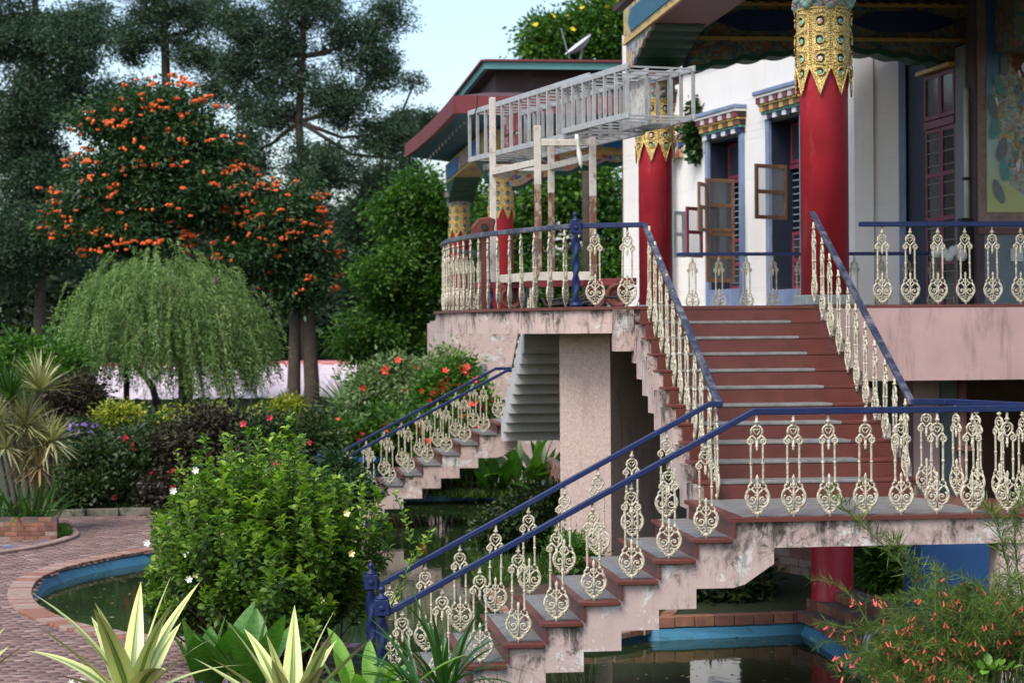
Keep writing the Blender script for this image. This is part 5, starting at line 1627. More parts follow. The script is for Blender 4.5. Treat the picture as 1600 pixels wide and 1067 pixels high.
def petal_mesh(name, mat, r, n=5, cup=.3):
    s = MB()
    for i in range(n):
        a = 2*PI*i/n; b = len(s.v); w = PI/n*.95
        s.v += [(0, 0, 0), (r*.6*math.cos(a-w), r*.6*math.sin(a-w), r*cup*.6), (r*math.cos(a-w*.5), r*math.sin(a-w*.5), r*cup*.9), (r*1.02*math.cos(a+w*.5), r*1.02*math.sin(a+w*.5), r*cup), (r*.6*math.cos(a+w), r*.6*math.sin(a+w), r*cup*.55)]
        s.f += [(b, b+1, b+2, b+3, b+4)]
    s.ball((0, 0, r*.15), r*.16, 5, 4)
    return s.mesh(name, mat, (0, 0, 0), True)
def scatter(me, name, parent, pts, sc=(.8, 1.2), face=None):
    for p in pts:
        rot = (random.uniform(-.9, .9), random.uniform(-.9, .9), random.uniform(0, 6.28)) if face is None else (PI/2*.8+random.uniform(-.5, .5), random.uniform(-.4, .4), random.uniform(-.6, .6))
        s_ = random.uniform(*sc); link(me if not isinstance(me, list) else random.choice(me), name, parent, p, rot, (s_, s_, s_))

# ---- tall trees behind
def gpt(px, d): return gd(px, d)
def trunk_px(lst, d):
    return [at(px, py, d) for px, py in lst]
B_ = lambda px, d: Vector(gd(px, d))
tree('tall_tree', 'huge dark tree filling the upper left corner', 'tree', B_(60, 82), [B_(60, 82)]+trunk_px([(62, 500), (70, 300), (66, 120), (60, 0)], 82), .26,
     [lobe(40, 60, 80, 70, 82), lobe(90, 150, 80, 70, 82), lobe(10, 200, 80, 80, 82), lobe(60, 290, 85, 70, 82), lobe(120, 60, 60, 70, 80), lobe(110, 360, 80, 70, 82), lobe(20, 380, 70, 70, 81), lobe(30, -50, 90, 60, 82)], 1700, 66, .15, .065, .55, 'leaf_oak', 'bark', .25, twig=.35)
tree('tall_tree', 'dark lacy tree behind the orange crowned tree, sky showing through', 'tree', B_(262, 88), [B_(262, 88)]+trunk_px([(262, 400), (264, 200), (262, 60), (258, -40)], 88), .30,
     [lobe(215, 60, 60, 50, 88), lobe(255, 10, 70, 45, 88), lobe(300, 70, 45, 55, 88), lobe(190, 150, 55, 45, 88), lobe(150, 40, 40, 50, 90), lobe(330, 10, 45, 50, 90), lobe(340, 130, 40, 60, 88), lobe(250, 330, 120, 70, 90)], 1000, 62, .14, .06, .48, 'leaf_oak', 'bark', .25, twig=.4)
tree('tall_tree', 'tallest grey green feathery tree with bare trunk at the centre left', 'tree', B_(472, 84), [B_(480, 84)]+trunk_px([(478, 420), (474, 300), (470, 190), (476, 90), (484, -30)], 84), .24,
     [lobe(420, 60, 60, 60, 84), lobe(480, 10, 75, 45, 84), lobe(560, 60, 60, 60, 84), lobe(600, 110, 45, 45, 84), lobe(530, 160, 70, 50, 84), lobe(420, 170, 60, 50, 84), lobe(610, 20, 40, 35, 84), lobe(600, 210, 60, 45, 84), lobe(500, 270, 80, 60, 84), lobe(640, 250, 35, 40, 84), lobe(380, 110, 35, 60, 84), lobe(460, 340, 90, 50, 84), lobe(390, 240, 45, 60, 84), lobe(370, 30, 40, 50, 84), lobe(450, 110, 60, 60, 84)], 1650, 62, .14, .06, .48, 'leaf_oak', 'bark', .3, twig=.4)
tree('tall_tree', 'hazy slender tree between the feathery tree and the rear roof', 'tree', B_(590, 92), [B_(590, 92)]+trunk_px([(592, 480), (594, 330), (600, 230)], 92), .24,
     [lobe(600, 300, 60, 50, 92), lobe(560, 360, 60, 60, 92), lobe(640, 200, 40, 40, 92), lobe(650, 330, 50, 60, 92), lobe(570, 450, 60, 60, 92), lobe(668, 190, 18, 22, 90), lobe(650, 130, 16, 14, 88)], 900, 62, .14, .06, .5, 'leaf_oak', 'bark', .3, twig=.4)
tree('leafy_tree', 'fresh green leafy tree left of the balcony', 'tree', B_(640, 66), [B_(640, 66)]+trunk_px([(640, 520), (642, 420), (640, 330)], 66), .22,
     [lobe(655, 290, 35, 32, 66), lobe(612, 330, 38, 34, 66), lobe(690, 345, 40, 44, 66), lobe(640, 395, 50, 36, 66), lobe(585, 430, 34, 34, 65), lobe(695, 440, 40, 50, 66), lobe(625, 480, 50, 38, 66), lobe(580, 530, 46, 40, 65), lobe(670, 545, 50, 42, 66)], 420, 90, .17, .09, .62, 'leaf_bright', 'bark', .3)
tree('leafy_tree', 'green tree with yellowish blossom seen between the rear red columns', 'tree', B_(860, 84), [B_(862, 84)]+trunk_px([(862, 480), (860, 380)], 84), .25,
     [lobe(830, 330, 70, 60, 84), lobe(900, 300, 70, 60, 84), lobe(960, 340, 60, 60, 84), lobe(750, 330, 50, 70, 84), lobe(820, 430, 80, 50, 84), lobe(920, 430, 80, 50, 84), lobe(1000, 400, 40, 80, 84), lobe(740, 420, 50, 50, 84)], 480, 80, .24, .12, 1.0, 'leaf_bright', 'bark', .3)
tt, lb, cl = tree('leafy_tree', 'rounded tree dotted with yellow blossom above the rear roof', 'tree', B_(920, 74), [B_(920, 74)]+trunk_px([(920, 300), (918, 100), (918, 60)], 74), .25,
     [lobe(880, 60, 55, 40, 74), lobe(930, 30, 50, 38, 74), lobe(970, 60, 45, 50, 74), lobe(985, 10, 40, 40, 74), lobe(850, 75, 30, 30, 74)], 340, 80, .20, .10, .7, 'leaf_bright', 'bark', .3)
pf_ = petal_mesh('blossom', 'flower_yellow', .12)
scatter(pf_, 'blossom', tt, [Vector(c)+Vector((random.uniform(-.3, .3), -.35, random.uniform(-.1, .4))) for c in cl[rng.permutation(len(cl))[:70]] if c[1] < 75])
# dark mass of woodland closing the view low down
mbt = []
for i in range(46):
    px = -60+i*19+random.uniform(-10, 10); mbt.append(lobe(px, random.uniform(400, 470), 45, random.uniform(70, 110), 112+random.uniform(-6, 6)))
    mbt.append(lobe(px, 575, 45, 60, 108))
C = []; 
for l in mbt:
    u = unit(rng.normal(size=(9, 3))); C.append(l[0]+u*rng.uniform(.6, 1, (9, 1))*np.array([l[1], l[2], l[3]]))
allc = np.concatenate(C); per = 62; q = np.repeat(np.arange(len(allc)), per); g = rng.normal(size=(len(q), 3)); g[:, 2] *= .6
pos = allc[q]+g*1.1; V, Ft = leaf_arrays(pos, unit(g)+rng.normal(size=g.shape)*.4, .55*rng.uniform(.7, 1.2, len(q)), .30)
me = mesh_np('woodland', V, Ft, 'leaf_far', np.repeat(rng.random(len(q)), 2)); o = link(me, 'woodland'); o['kind'] = 'stuff'; o['label'] = 'dark woodland closing the view behind the garden'

# ---- african tulip tree, orange flower clusters
d = 60
tt, lb, cl = tree('flowering_tree', 'broad dark green tree covered in orange flower clusters', 'tree', B_(470, 60), [B_(487, 60)]+trunk_px([(487, 600), (482, 500), (470, 430), (400, 330), (300, 240)], 60), .26,
     [lobe(255, 160, 60, 42, d), lobe(220, 220, 95, 60, d), lobe(300, 230, 75, 70, d), lobe(160, 300, 75, 65, d), lobe(270, 310, 105, 65, d), lobe(130, 350, 55, 45, d), lobe(340, 300, 55, 60, d), lobe(210, 380, 90, 40, d), lobe(440, 330, 70, 48, d), lobe(470, 385, 62, 45, d), lobe(400, 390, 70, 55, d), lobe(375, 320, 55, 60, d), lobe(470, 440, 55, 40, d)], 760, 100, .17, .08, .60, 'leaf_tulip', 'bark', .35)
tr2 = part(MB().tube([B_(458, 60)]+trunk_px([(459, 600), (462, 500), (455, 420)], 60), [.24, .2, .17, .10], 9), 'trunk', 'bark', tt, True)
fm = []
for v_ in range(3):
    s = MB()
    for i in range(11):
        a = random.uniform(0, 6.28); r = random.uniform(.03, .13); s.ball((r*math.cos(a), r*math.sin(a)*.7, random.uniform(-.03, .06)), random.uniform(.03, .055), 5, 4, (1, 1, 1.2))
    fm.append(s.mesh('flower_cluster', 'flower_orange', (0, 0, 0), False))
pts = []
camp = np.array([0, 0, EYE])
tries = 0
while len(pts) < 285 and tries < 9000:
    tries += 1
    l = lb[rng.integers(0, len(lb))]
    if rng.random() > min(1, l[1]/1.6): continue
    u = unit(rng.normal(size=(1, 3)))[0]
    if u[1] > .25 and u[2] < .5: continue
    if u[2] < -.5: continue
    p = l[0]+u*np.array([l[1], l[2], l[3]])*1.04
    ins = False
    for m in lb:
        if m is l: continue
        if (((p-m[0])/np.array([m[1], m[2], m[3]]))**2).sum() < .6 and m[0][1] <= l[0][1]+.5: ins = True; break
    if ins: continue
    P_ = Vector(p)
    pts.append(P_)
    for _ in range(rng.integers(0, 3)):
        pts.append(P_+Vector((random.uniform(-.4, .4), random.uniform(-.2, .1), random.uniform(-.12, .12))))
for p in pts[:298]:
    s_ = random.uniform(.5, .95); link(random.choice(fm), 'flower_cluster', tt, p, (0, 0, random.uniform(0, 6)), (s_*1.25, s_, s_*.8))

sm = MB()
for i in range(460):                       # small far blooms past the three hundred
    l = lb[rng.integers(0, len(lb))]; u = unit(rng.normal(size=(1, 3)))[0]
    if u[1] > .1 or u[2] < -.4: continue
    p = l[0]+u*np.array([l[1], l[2], l[3]])*rng.uniform(.98, 1.1)
    for k in range(3): sm.ball((p[0]+random.gauss(0, .07), p[1]+random.gauss(0, .05), p[2]+random.gauss(0, .03)), random.uniform(.035, .06), 5, 4)
part(sm, 'small_blooms', 'flower_orange', tt, kind='stuff')

# ---- weeping bottlebrush
def weeping(name, label, base, d, cx, cy, rx, ry, strands, mat):
    t = thing(name, label, 'tree', base)
    c = np.array(at(cx, cy, d)); RX, RZ = rx/F*d, ry/F*d
    P_, D_, Rn = [], [], []; mb = MB()
    for i in range(strands):
        a = rng.uniform(0, 2*PI); e = math.asin(rng.random()**1.15)
        if rng.random() < .30: e = -rng.random()*.35
        rad = rng.uniform(.72, 1.0)
        lump = 1+.10*math.sin(3*a+1)+.09*math.sin(6*a+e*5)+.06*math.sin(11*a-e*9)+rng.normal(0, .07)
        s0 = c+np.array([math.cos(a)*math.cos(e)*RX, math.sin(a)*math.cos(e)*RX*.9, math.sin(e)*RZ])*rad*lump
        out = np.array([math.cos(a), math.sin(a), 0.0]); L = rng.uniform(.7, 2.0)*(1.25-.35*math.sin(e)); n = int(L/.05)
        k = np.arange(n)/max(1, n-1)
        path = s0+out*(k[:, None]*L*.30)+np.stack([rng.normal(0, .01, n).cumsum(), rng.normal(0, .01, n).cumsum(), .10*np.sin(k*2.2)-k**1.3*L*.85], 1)
        path = path[path[:, 2] > GZ+1.85+.5*math.sin(a*3+1)+rng.uniform(-.3, .5)]; n = len(path)
        if n < 4: continue
        if i % 3 == 0:
            mb.tube([Vector(path[0]), Vector(path[n//2]), Vector(path[-1])], [.012, .008, .004], 3, False)
        for _ in range(2):
            P_.append(path+rng.normal(0, .02, path.shape)); dd = np.tile(out*.35+np.array([0, 0, -.8]), (n, 1))+rng.normal(0, .5, (n, 3)); D_.append(dd)
            Rn.append(np.clip(rng.normal(.5, .2)+rng.normal(0, .15, n), 0, 1))
    pos = np.concatenate(P_); dr = np.concatenate(D_); rn = np.concatenate(Rn)
    leaves('foliage', pos, dr, .13*rng.uniform(.6, 1.3, len(pos)), .024, mat, rn, t, .1)
    part(mb, 'drooping_twigs', 'stem_brown', t, kind='stuff')
    for lst, r in (([(290, 660), (289, 560), (285, 520), (250, 440)], .20), ([(268, 660), (238, 605), (205, 560), (190, 500)], .10), ([(197, 660), (197, 600), (199, 540), (215, 460)], .085), ([(290, 560), (320, 500), (340, 430)], .12), ([(360, 640), (355, 560), (330, 500)], .07)):
        pts = [at(px, py, d) for px, py in lst]
        if lst[0][1] >= 640: pts[0].z = GZ
        part(MB().tube(pts, [r*(1-.5*i/(len(pts)-1)) for i in range(len(pts))], 8), 'trunk', 'bark', t, True)
weeping('weeping_tree', 'rounded light green weeping tree with drooping twigs before the orange flowered tree', B_(275, 50), 50, 250, 505, 148, 112, 1900, 'leaf_weeping')

# ---- shrubs of the middle ground
def shrub(name, label, lobes, clumps, per, L, W, cr, mat, cat='shrub', group=None, fl=None, nfl=0, base=None, droop=0.0, stems=True, flsz=(.8, 1.2)):
    lobes = [(np.array(l[0]), l[1], l[2], l[3]) for l in lobes]
    c0 = lobes[0][0]; b = Vector((c0[0], c0[1], GZ)) if base is None else base
    t, lb, cl = tree(name, label, cat, b, None, 0, lobes, clumps, per, L, W, cr, mat, droop=droop, group=group, shell=.55, flat=.8)
    if stems:
        mb = MB()
        for i in rng.permutation(len(cl))[:min(60, len(cl))]:
            e = Vector(cl[i]); s0 = Vector((b.x+random.gauss(0, .15)+(e.x-b.x)*.35, b.y+random.gauss(0, .12), b.z)); mb.tube([s0, s0.lerp(e, .55)+Vector((0, 0, .08)), e], [.016, .011, .005], 4, False)
        part(mb, 'stems', 'stem_brown', t, kind='stuff')
    if fl and nfl:
        cnt = 0; idx = rng.permutation(len(cl))
        for i in idx:
            e = Vector(cl[i]); 
            if e.y > c0[1]+.1 and e.z < c0[2]+.3: continue
            v = Vector((e.x, e.y-cr*.6, e.z+cr*.25)); scatter(fl, 'flower', t, [v], flsz, True); cnt += 1
            if cnt >= nfl: break
    return t
hib = petal_mesh('flower', 'flower_red', .062)
whf = petal_mesh('flower', 'flower_white', .034, 6, .9); crf = petal_mesh('flower', 'flower_cream', .034, 5, 1.1)
scf = petal_mesh('flower', 'flower_scarlet', .085); orf = petal_mesh('flower', 'flower_orange', .06); puf = petal_mesh('flower', 'flower_purple', .016); pub = petal_mesh('flower', 'flower_purple', .045)
G_ = 'dark hedge shrubs with red flowers beyond the path'
shrub('hibiscus_shrub', 'left end shrub of the hedge, dark with red flowers', [lobe(150, 735, 70, 62, 38), lobe(110, 770, 40, 35, 37.6), lobe(210, 720, 50, 60, 38.4)], 230, 60, .10, .06, .30, 'leaf_hedge', group=G_, fl=hib, nfl=13)
shrub('hibiscus_shrub', 'purplish leaved shrub with red flowers in the middle of the hedge', [lobe(300, 715, 70, 75, 38.6), lobe(260, 760, 55, 40, 38), lobe(350, 690, 55, 50, 39)], 260, 60, .10, .06, .30, 'leaf_hedge_purple', group=G_, fl=hib, nfl=16)
shrub('hibiscus_shrub', 'right end shrub of the hedge, behind the big bush, with pinkish red flowers', [lobe(420, 690, 60, 60, 38.6), lobe(470, 700, 50, 60, 39), lobe(400, 740, 80, 50, 38)], 260, 60, .10, .06, .30, 'leaf_hedge', group=G_, fl=hib, nfl=13)
shrub('shrub', 'brighter green shrub with orange blossom left of the rear stair railing', [lobe(520, 680, 35, 35, 41), lobe(500, 720, 40, 40, 40)], 110, 55, .10, .05, .25, 'leaf_bright', fl=orf, nfl=12)
shrub('golden_shrub', 'yellow leaved shrub topping the hedge on the left', [lobe(187, 650, 27, 11, 42)], 40, 60, .09, .05, .2, 'leaf_yellow', stems=False)
shrub('golden_shrub', 'yellow leaved shrub in front of the two dark trunks', [lobe(450, 638, 22, 11, 42)], 36, 60, .09, .05, .2, 'leaf_yellow', stems=False)
shrub('golden_shrub', 'patchy yellow green shrub row between the two golden shrubs', [lobe(290, 648, 60, 10, 43), lobe(370, 645, 50, 9, 43)], 24, 34, .09, .05, .2, 'leaf_yellow', stems=False)
shrub('lavender_clump', 'purple flowering clump behind the striped leaf plant', [lobe(125, 672, 35, 16, 41)], 40, 50, .09, .03, .2, 'leaf_hedge', fl=pub, nfl=60)
shrub('shrub', 'bright green rounded small tree at the left edge', [lobe(45, 560, 60, 32, 47), lobe(95, 575, 40, 26, 46.5), lobe(20, 590, 40, 30, 47), lobe(75, 600, 45, 22, 46)], 210, 60, .15, .08, .38, 'leaf_bright')
shrub('shrub', 'dark purplish shrub under the bright green small tree', [lobe(125, 620, 42, 32, 44), lobe(80, 640, 30, 26, 44)], 130, 60, .11, .06, .3, 'leaf_hedge_purple')
# clipped hedge behind
a = at(150, 634, 47); b_ = at(560, 634, 47)
th = shrub('clipped_hedge', 'low clipped hedge in front of the shed', [(np.array([a.x+(b_.x-a.x)*i/13, a.y+(b_.y-a.y)*i/13, GZ+.75]), .75, .5, .75 if i < 10 else .62) for i in range(14)], 420, 50, .10, .06, .3, 'leaf_grass', stems=False)
# crown-of-thorns group right of the rear rails
shrub('shrub', 'pale leaved shrub behind the red flowers by the rear stairs', [lobe(600, 590, 42, 32, 43), lobe(640, 610, 45, 45, 43), lobe(575, 620, 30, 50, 43), lobe(690, 590, 35, 35, 43.5)], 190, 55, .13, .06, .3, 'leaf_pale', fl=scf, nfl=14)
shrub('red_flower_shrub', 'shrub crowned with dense scarlet flowers before the pink base wall', [lobe(715, 590, 34, 34, 41.5), lobe(690, 620, 36, 40, 41.5), lobe(740, 640, 30, 40, 41)], 150, 55, .12, .06, .25, 'leaf_bright', fl=scf, nfl=62, flsz=(.7, 1.1))
shrub('shrub', 'green shrub with red flowers behind the lower rear railing', [lobe(610, 680, 50, 45, 40.5), lobe(665, 690, 45, 45, 40.5), lobe(570, 700, 30, 40, 40.5)], 150, 50, .14, .06, .3, 'leaf_bright', fl=scf, nfl=12)
# island and undercroft plants
shrub('shrub', 'rounded dark green shrub on the island left of the pier', [lobe(810, 815, 62, 42, 29.5), lobe(860, 800, 40, 50, 29.2), lobe(770, 840, 35, 25, 29.2)], 230, 60, .075, .045, .22, 'leaf_hedge', base=B_(815, 29.5))
shrub('shrub', 'small light green plant at the foot of the pier', [lobe(900, 868, 30, 22, 23.4), lobe(880, 850, 20, 20, 23.6)], 60, 40, .07, .035, .15, 'leaf_bright')
shrub('shrub', 'dark glossy plant under the stepped slab beside the pond corner', [lobe(1135, 935, 50, 28, 25.4), lobe(1100, 945, 30, 20, 25.2), lobe(1170, 925, 30, 22, 25.8)], 80, 40, .13, .06, .2, 'leaf_hedge')
shrub('shrub', 'green plant between the red pillar and the blue pillar', [lobe(1385, 890, 40, 34, 25.0), lobe(1410, 900, 30, 30, 24.8)], 100, 40, .14, .05, .2, 'leaf_bright')
q = gnd(850, 868, GZ+.05); s = MB(); s.ball((q.x, q.y, GZ+.12), .19, 12, 8, (1.1, .8, .9)); tr_ = thing('rock', 'smooth brown rock on the island beside the small plant', 'rock', (q.x, q.y, GZ)); part(s, 'stone', 'rock', tr_, True)

# ---- strap / blade leaves
def blade(parent, name, mat, base, az, el, L, W, bend, prof='taper', fold=.35, seg=9, twist=0.0, ret=False):
    """one leaf: strip with a V fold, arching over by bend radians"""
    base = Vector(base); h = Vector((math.cos(az), math.sin(az), 0)); sdv = Vector((-h.y, h.x, 0))
    V = []; UV = []; p = base.copy(); ang = el; cols_ = 5
    for i in range(seg+1):
        f_ = i/seg
        if prof == 'taper': w = W*(min(1, .45+2.2*f_) if f_ < .25 else 1)*(1-max(0, (f_-.25)/.75)**1.6)
        elif prof == 'oval': w = W*max(.06, math.sin(PI*min(1, max(0, (f_-.12)/.88)))**.75) if f_ > .12 else W*.07
        else: w = W*(1-f_**3*.95)
        dv = h*math.cos(ang)+Vector((0, 0, 1))*math.sin(ang); nv = Vector((0, 0, 1))*math.cos(ang)-h*math.sin(ang)
        tw = twist*f_; s2 = sdv*math.cos(tw)+nv*math.sin(tw); n2 = nv*math.cos(tw)-sdv*math.sin(tw)
        for k in range(cols_):
            x = (k/(cols_-1)-.5); V.append(tuple(p+s2*(x*w)+n2*(abs(x)*w*fold*(1-.3*f_)))); UV.append((k/(cols_-1), f_))
        p = p+dv*(L/seg); ang -= bend/seg
    Fc = []
    for i in range(seg):
        for k in range(cols_-1):
            a = i*cols_+k; Fc.append((a, a+1, a+cols_+1, a+cols_))
    if ret: return V, Fc, UV
    off = OFF[parent.name]; me = bpy.data.meshes.new(name)
    me.from_pydata([(v[0]-off.x, v[1]-off.y, v[2]-off.z) for v in V], [], Fc)
    uvl = me.uv_layers.new(name='UVMap'); arr = []
    for f_ in Fc:
        for i in f_: arr += list(UV[i])
    uvl.data.foreach_set('uv', arr); me.polygons.foreach_set('use_smooth', [True]*len(me.polygons)); me.materials.append(MATS[mat])
    if mat.startswith('leaf_'):
        a = me.attributes.new('rnd', 'FLOAT', 'FACE'); a.data.foreach_set('value', [random.random()]*len(me.polygons))
    return link(me, name, parent)
def rosette(name, label, cat, base, n, L, W, mat, el=(.35, 1.4), bend=(.3, .9), prof='taper', fold=.35, azr=(0, 2*PI), group=None, lean=0, spread=.05, part_name='leaf', seg=9, Lv=.2):
    t = thing(name, label, cat, base, group)
    for i in range(n):
        f_ = (i+.5)/n; az = azr[0]+(azr[1]-azr[0])*((i*.618034) % 1); e = el[1]-(el[1]-el[0])*f_+random.gauss(0, .06)
        b = Vector(base)+Vector((math.cos(az), math.sin(az), 0))*spread*random.random()
        blade(t, part_name, mat, b, az, e, L*(1+random.uniform(-Lv, Lv)), W*(1+random.uniform(-.15, .15)), random.uniform(*bend)*(1.2-.5*(1-f_)), prof, fold, seg, random.uniform(-.25, .25))
    return t
bz = GZ+.16
q = at(200, 1104, 15.6)
rosette('agave', 'large agave with cream and green striped sword leaves, nearest the path', 'agave', q, 24, 1.0, .17, 'agave_leaf', (-.05, 1.4), (.25, .85), fold=.2, seg=10, Lv=.2)
q = at(450, 1132, 14.8)
rosette('agave', 'second striped agave, in front of the white flowered bush', 'agave', q, 18, .86, .15, 'agave_leaf', (.3, 1.45), (.2, .7), fold=.2, seg=10, Lv=.2)
q = at(-75, 1090, 15.0)
rosette('agave', 'striped agave cut off by the left edge, only a leaf tip showing', 'agave', q, 13, .62, .09, 'agave_leaf', (.3, 1.4), (.1, .4))
q = at(322, 1105, 16.6)
rosette('broad_leaved_plant', 'upright broad leaved plant between the two striped agaves', 'plant', q, 9, .78, .24, 'broad_leaf', (1.0, 1.5), (.1, .5), 'oval', .25)
q = at(392, 1095, 16.4)
rosette('broad_leaved_plant', 'broad leaved plant with rolled bright leaves just behind the second agave', 'plant', q, 10, .80, .22, 'broad_leaf', (.9, 1.5), (.1, .5), 'oval', .35)
q = at(572, 1100, 15.4)
rosette('broad_leaved_plant', 'small light green leaved plant below the blue newel posts', 'plant', q, 20, .52, .12, 'broad_leaf_light', (.2, 1.5), (.3, .9), 'oval', .2, spread=.22, Lv=.35)
q = at(690, 1075, 15.8)
rosette('strap_leaved_plant', 'dark green strap leaved plant at the foot of the stairs', 'plant', q, 30, .72, .045, 'broad_leaf_dark', (.4, 1.5), (.4, 1.4), 'strap', .4, spread=.12)
q = at(655, 1085, 15.2)
rosette('strap_leaved_plant', 'arching strap leaves leaning left below the front newel', 'plant', q, 16, .62, .045, 'broad_leaf_dark', (.4, 1.3), (.6, 1.5), 'strap', .4, spread=.12, azr=(PI*.6, PI*1.3))
# small purple and white bedding flowers at the bottom edge
for (px0, px1, fl, lab, cnt, mt) in ((120, 260, whf, 'small white bedding flowers between the first agave and the path', 26, 'leaf_grass'), (190, 390, puf, 'tiny purple bedding flowers at the bottom between the agaves', 60, 'leaf_grass'), (600, 760, puf, 'little purple flowers around the strap leaved plant', 24, 'leaf_grass')):
    a = at(px0, 1072, 15.9); b_ = at(px1, 1072, 15.9)
    lo = [(np.array([a.x+(b_.x-a.x)*i/4, a.y+(b_.y-a.y)*i/4, a.z-.14]), .16, .14, .12) for i in range(5)]
    t = shrub('bedding_flowers', lab, lo, 60, 40, .035, .014, .10, mt, 'flowers', stems=False, base=Vector((a.x, a.y, bz)))
    for i in range(cnt):
        p = a.lerp(b_, random.random())+Vector((random.gauss(0, .05), random.gauss(0, .08)-.1, random.uniform(-.06, .05)))
        scatter(fl, 'flower', t, [p], (.8, 1.2), True)

# ---- big flowering bush in front of the pond
def bush(label, c, rad, base, stems, lpers, L, W, mat, dome=.25):
    t = thing('flowering_bush', label, 'bush', base)
    c = np.array(c); rad = np.array(rad); base = np.array(base)
    P_, D_, Rn, Nn, tips = [], [], [], [], []; mb = MB()
    for i in range(stems):
        u = unit(rng.normal(size=(1, 3)))[0]; u[2] = abs(u[2])*1.2-.5; u = u/np.linalg.norm(u)
        a = math.atan2(u[1], u[0]); lump = 1+.15*math.sin(3*a+.7+u[2]*4)+.12*math.sin(7*a+u[2]*8)
        f_ = rng.uniform(.55, 1.02) if rng.random() < .65 else rng.uniform(.9, 1.12)
        e = c+u*rad*f_*lump
        s0 = base+np.array([rng.normal(0, .22), rng.normal(0, .15), 0])
        m1 = s0*.55+e*.45+np.array([(e[0]-s0[0])*.12, (e[1]-s0[1])*.12, .05]); up_ = np.array([-(e[0]-c[0])*-.0, 0, .12*rad[2]])-np.array([(c[0]-e[0])*.12, (c[1]-e[1])*.12, 0])*-1
        n = 26; k = np.linspace(0, 1, n)[:, None]
        path = (1-k)**3*s0+3*(1-k)**2*k*m1+3*(1-k)*k**2*(e-up_+rng.normal(0, .03, 3))+k**3*e
        mb.tube([Vector(path[j]) for j in (0, 6, 12, 18, 25)], [.012, .010, .007, .005, .003], 4, False)
        ks = np.linspace(.45, 1.0, lpers); idx = ks*(n-1); i0 = np.clip(idx.astype(int), 0, n-2); fr = (idx-i0)[:, None]
        pp = path[i0]*(1-fr)+path[i0+1]*fr; tg = unit(path[i0+1]-path[i0])
        ph = np.arange(lpers)*2.4+rng.uniform(0, 6); r1 = unit(np.cross(tg, np.array([0.1, .2, 1.0]))); r2 = np.cross(tg, r1)
        out = r1*np.cos(ph)[:, None]+r2*np.sin(ph)[:, None]
        P_.append(pp); D_.append(out*1.0+tg*.6+rng.normal(0, .3, pp.shape)); Nn.append(tg*1.2)
        hi = max(0, u[2]) * .25
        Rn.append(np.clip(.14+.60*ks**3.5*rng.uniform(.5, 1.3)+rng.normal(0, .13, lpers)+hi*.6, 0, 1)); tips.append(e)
    pos = np.concatenate(P_); dr = np.concatenate(D_); rn = np.concatenate(Rn); nn = np.concatenate(Nn)
    # leaves with a bent midrib: six corners, four faces
    N = len(pos); dr = unit(dr); side = unit(np.cross(dr, nn+rng.normal(size=(N, 3))*.25)); nv = np.cross(side, dr)
    sz = rng.uniform(.65, 1.2, N)[:, None]; Ls = L*sz; Ws = W*sz
    b = pos; m1 = pos+dr*Ls*.5+nv*Ls*.03; tip = pos+dr*Ls-nv*Ls*.16
    a1 = pos+dr*Ls*.32+side*Ws*.48+nv*Ws*.22; a2 = pos+dr*Ls*.70+side*Ws*.42+nv*Ws*.12
    b1 = pos+dr*Ls*.32-side*Ws*.48+nv*Ws*.22; b2 = pos+dr*Ls*.70-side*Ws*.42+nv*Ws*.12
    V = np.stack([b, a1, a2, tip, b2, b1, m1], 1).reshape(-1, 3); bs = 7*np.arange(N)[:, None]
    Fq = np.concatenate([bs+np.array([[0, 6, 1, 1]])*1 for _ in range(0)]+[bs+np.array([[0, 6, 2, 1]]), bs+np.array([[6, 3, 2, 2]])*1][:1]+[bs+np.array([[0, 5, 4, 6]])], 1).reshape(-1, 4)
    F3 = np.concatenate([bs+np.array([[6, 3, 2]]), bs+np.array([[6, 4, 3]]), bs+np.array([[0, 6, 1]]), bs+np.array([[6, 2, 1]]), bs+np.array([[0, 5, 6]]), bs+np.array([[6, 5, 4]])], 1).reshape(-1, 3)
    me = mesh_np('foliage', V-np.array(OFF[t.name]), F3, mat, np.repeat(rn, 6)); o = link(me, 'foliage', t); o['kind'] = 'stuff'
    part(mb, 'stems', 'stem_brown', t, kind='stuff')
    return t, tips
cb_ = at(412, 866, 20.2)
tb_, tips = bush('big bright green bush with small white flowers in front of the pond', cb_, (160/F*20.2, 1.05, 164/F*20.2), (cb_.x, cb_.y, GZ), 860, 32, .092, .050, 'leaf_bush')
for (px, py, m) in ((425, 877, whf), (343, 835, crf), (288, 865, whf), (292, 905, whf), (303, 898, crf), (435, 912, whf), (545, 865, crf), (228, 848, whf), (336, 928, crf), (540, 802, crf), (269, 767, whf), (499, 938, crf), (305, 735, whf)):
    q = at(px, py, 19.35+random.uniform(-.1, .1)); 
    ob = link(m, 'flower', tb_, q, (PI/2*.9, random.uniform(-.3, .3), random.uniform(-.4, .4)), (1, 1, 1))
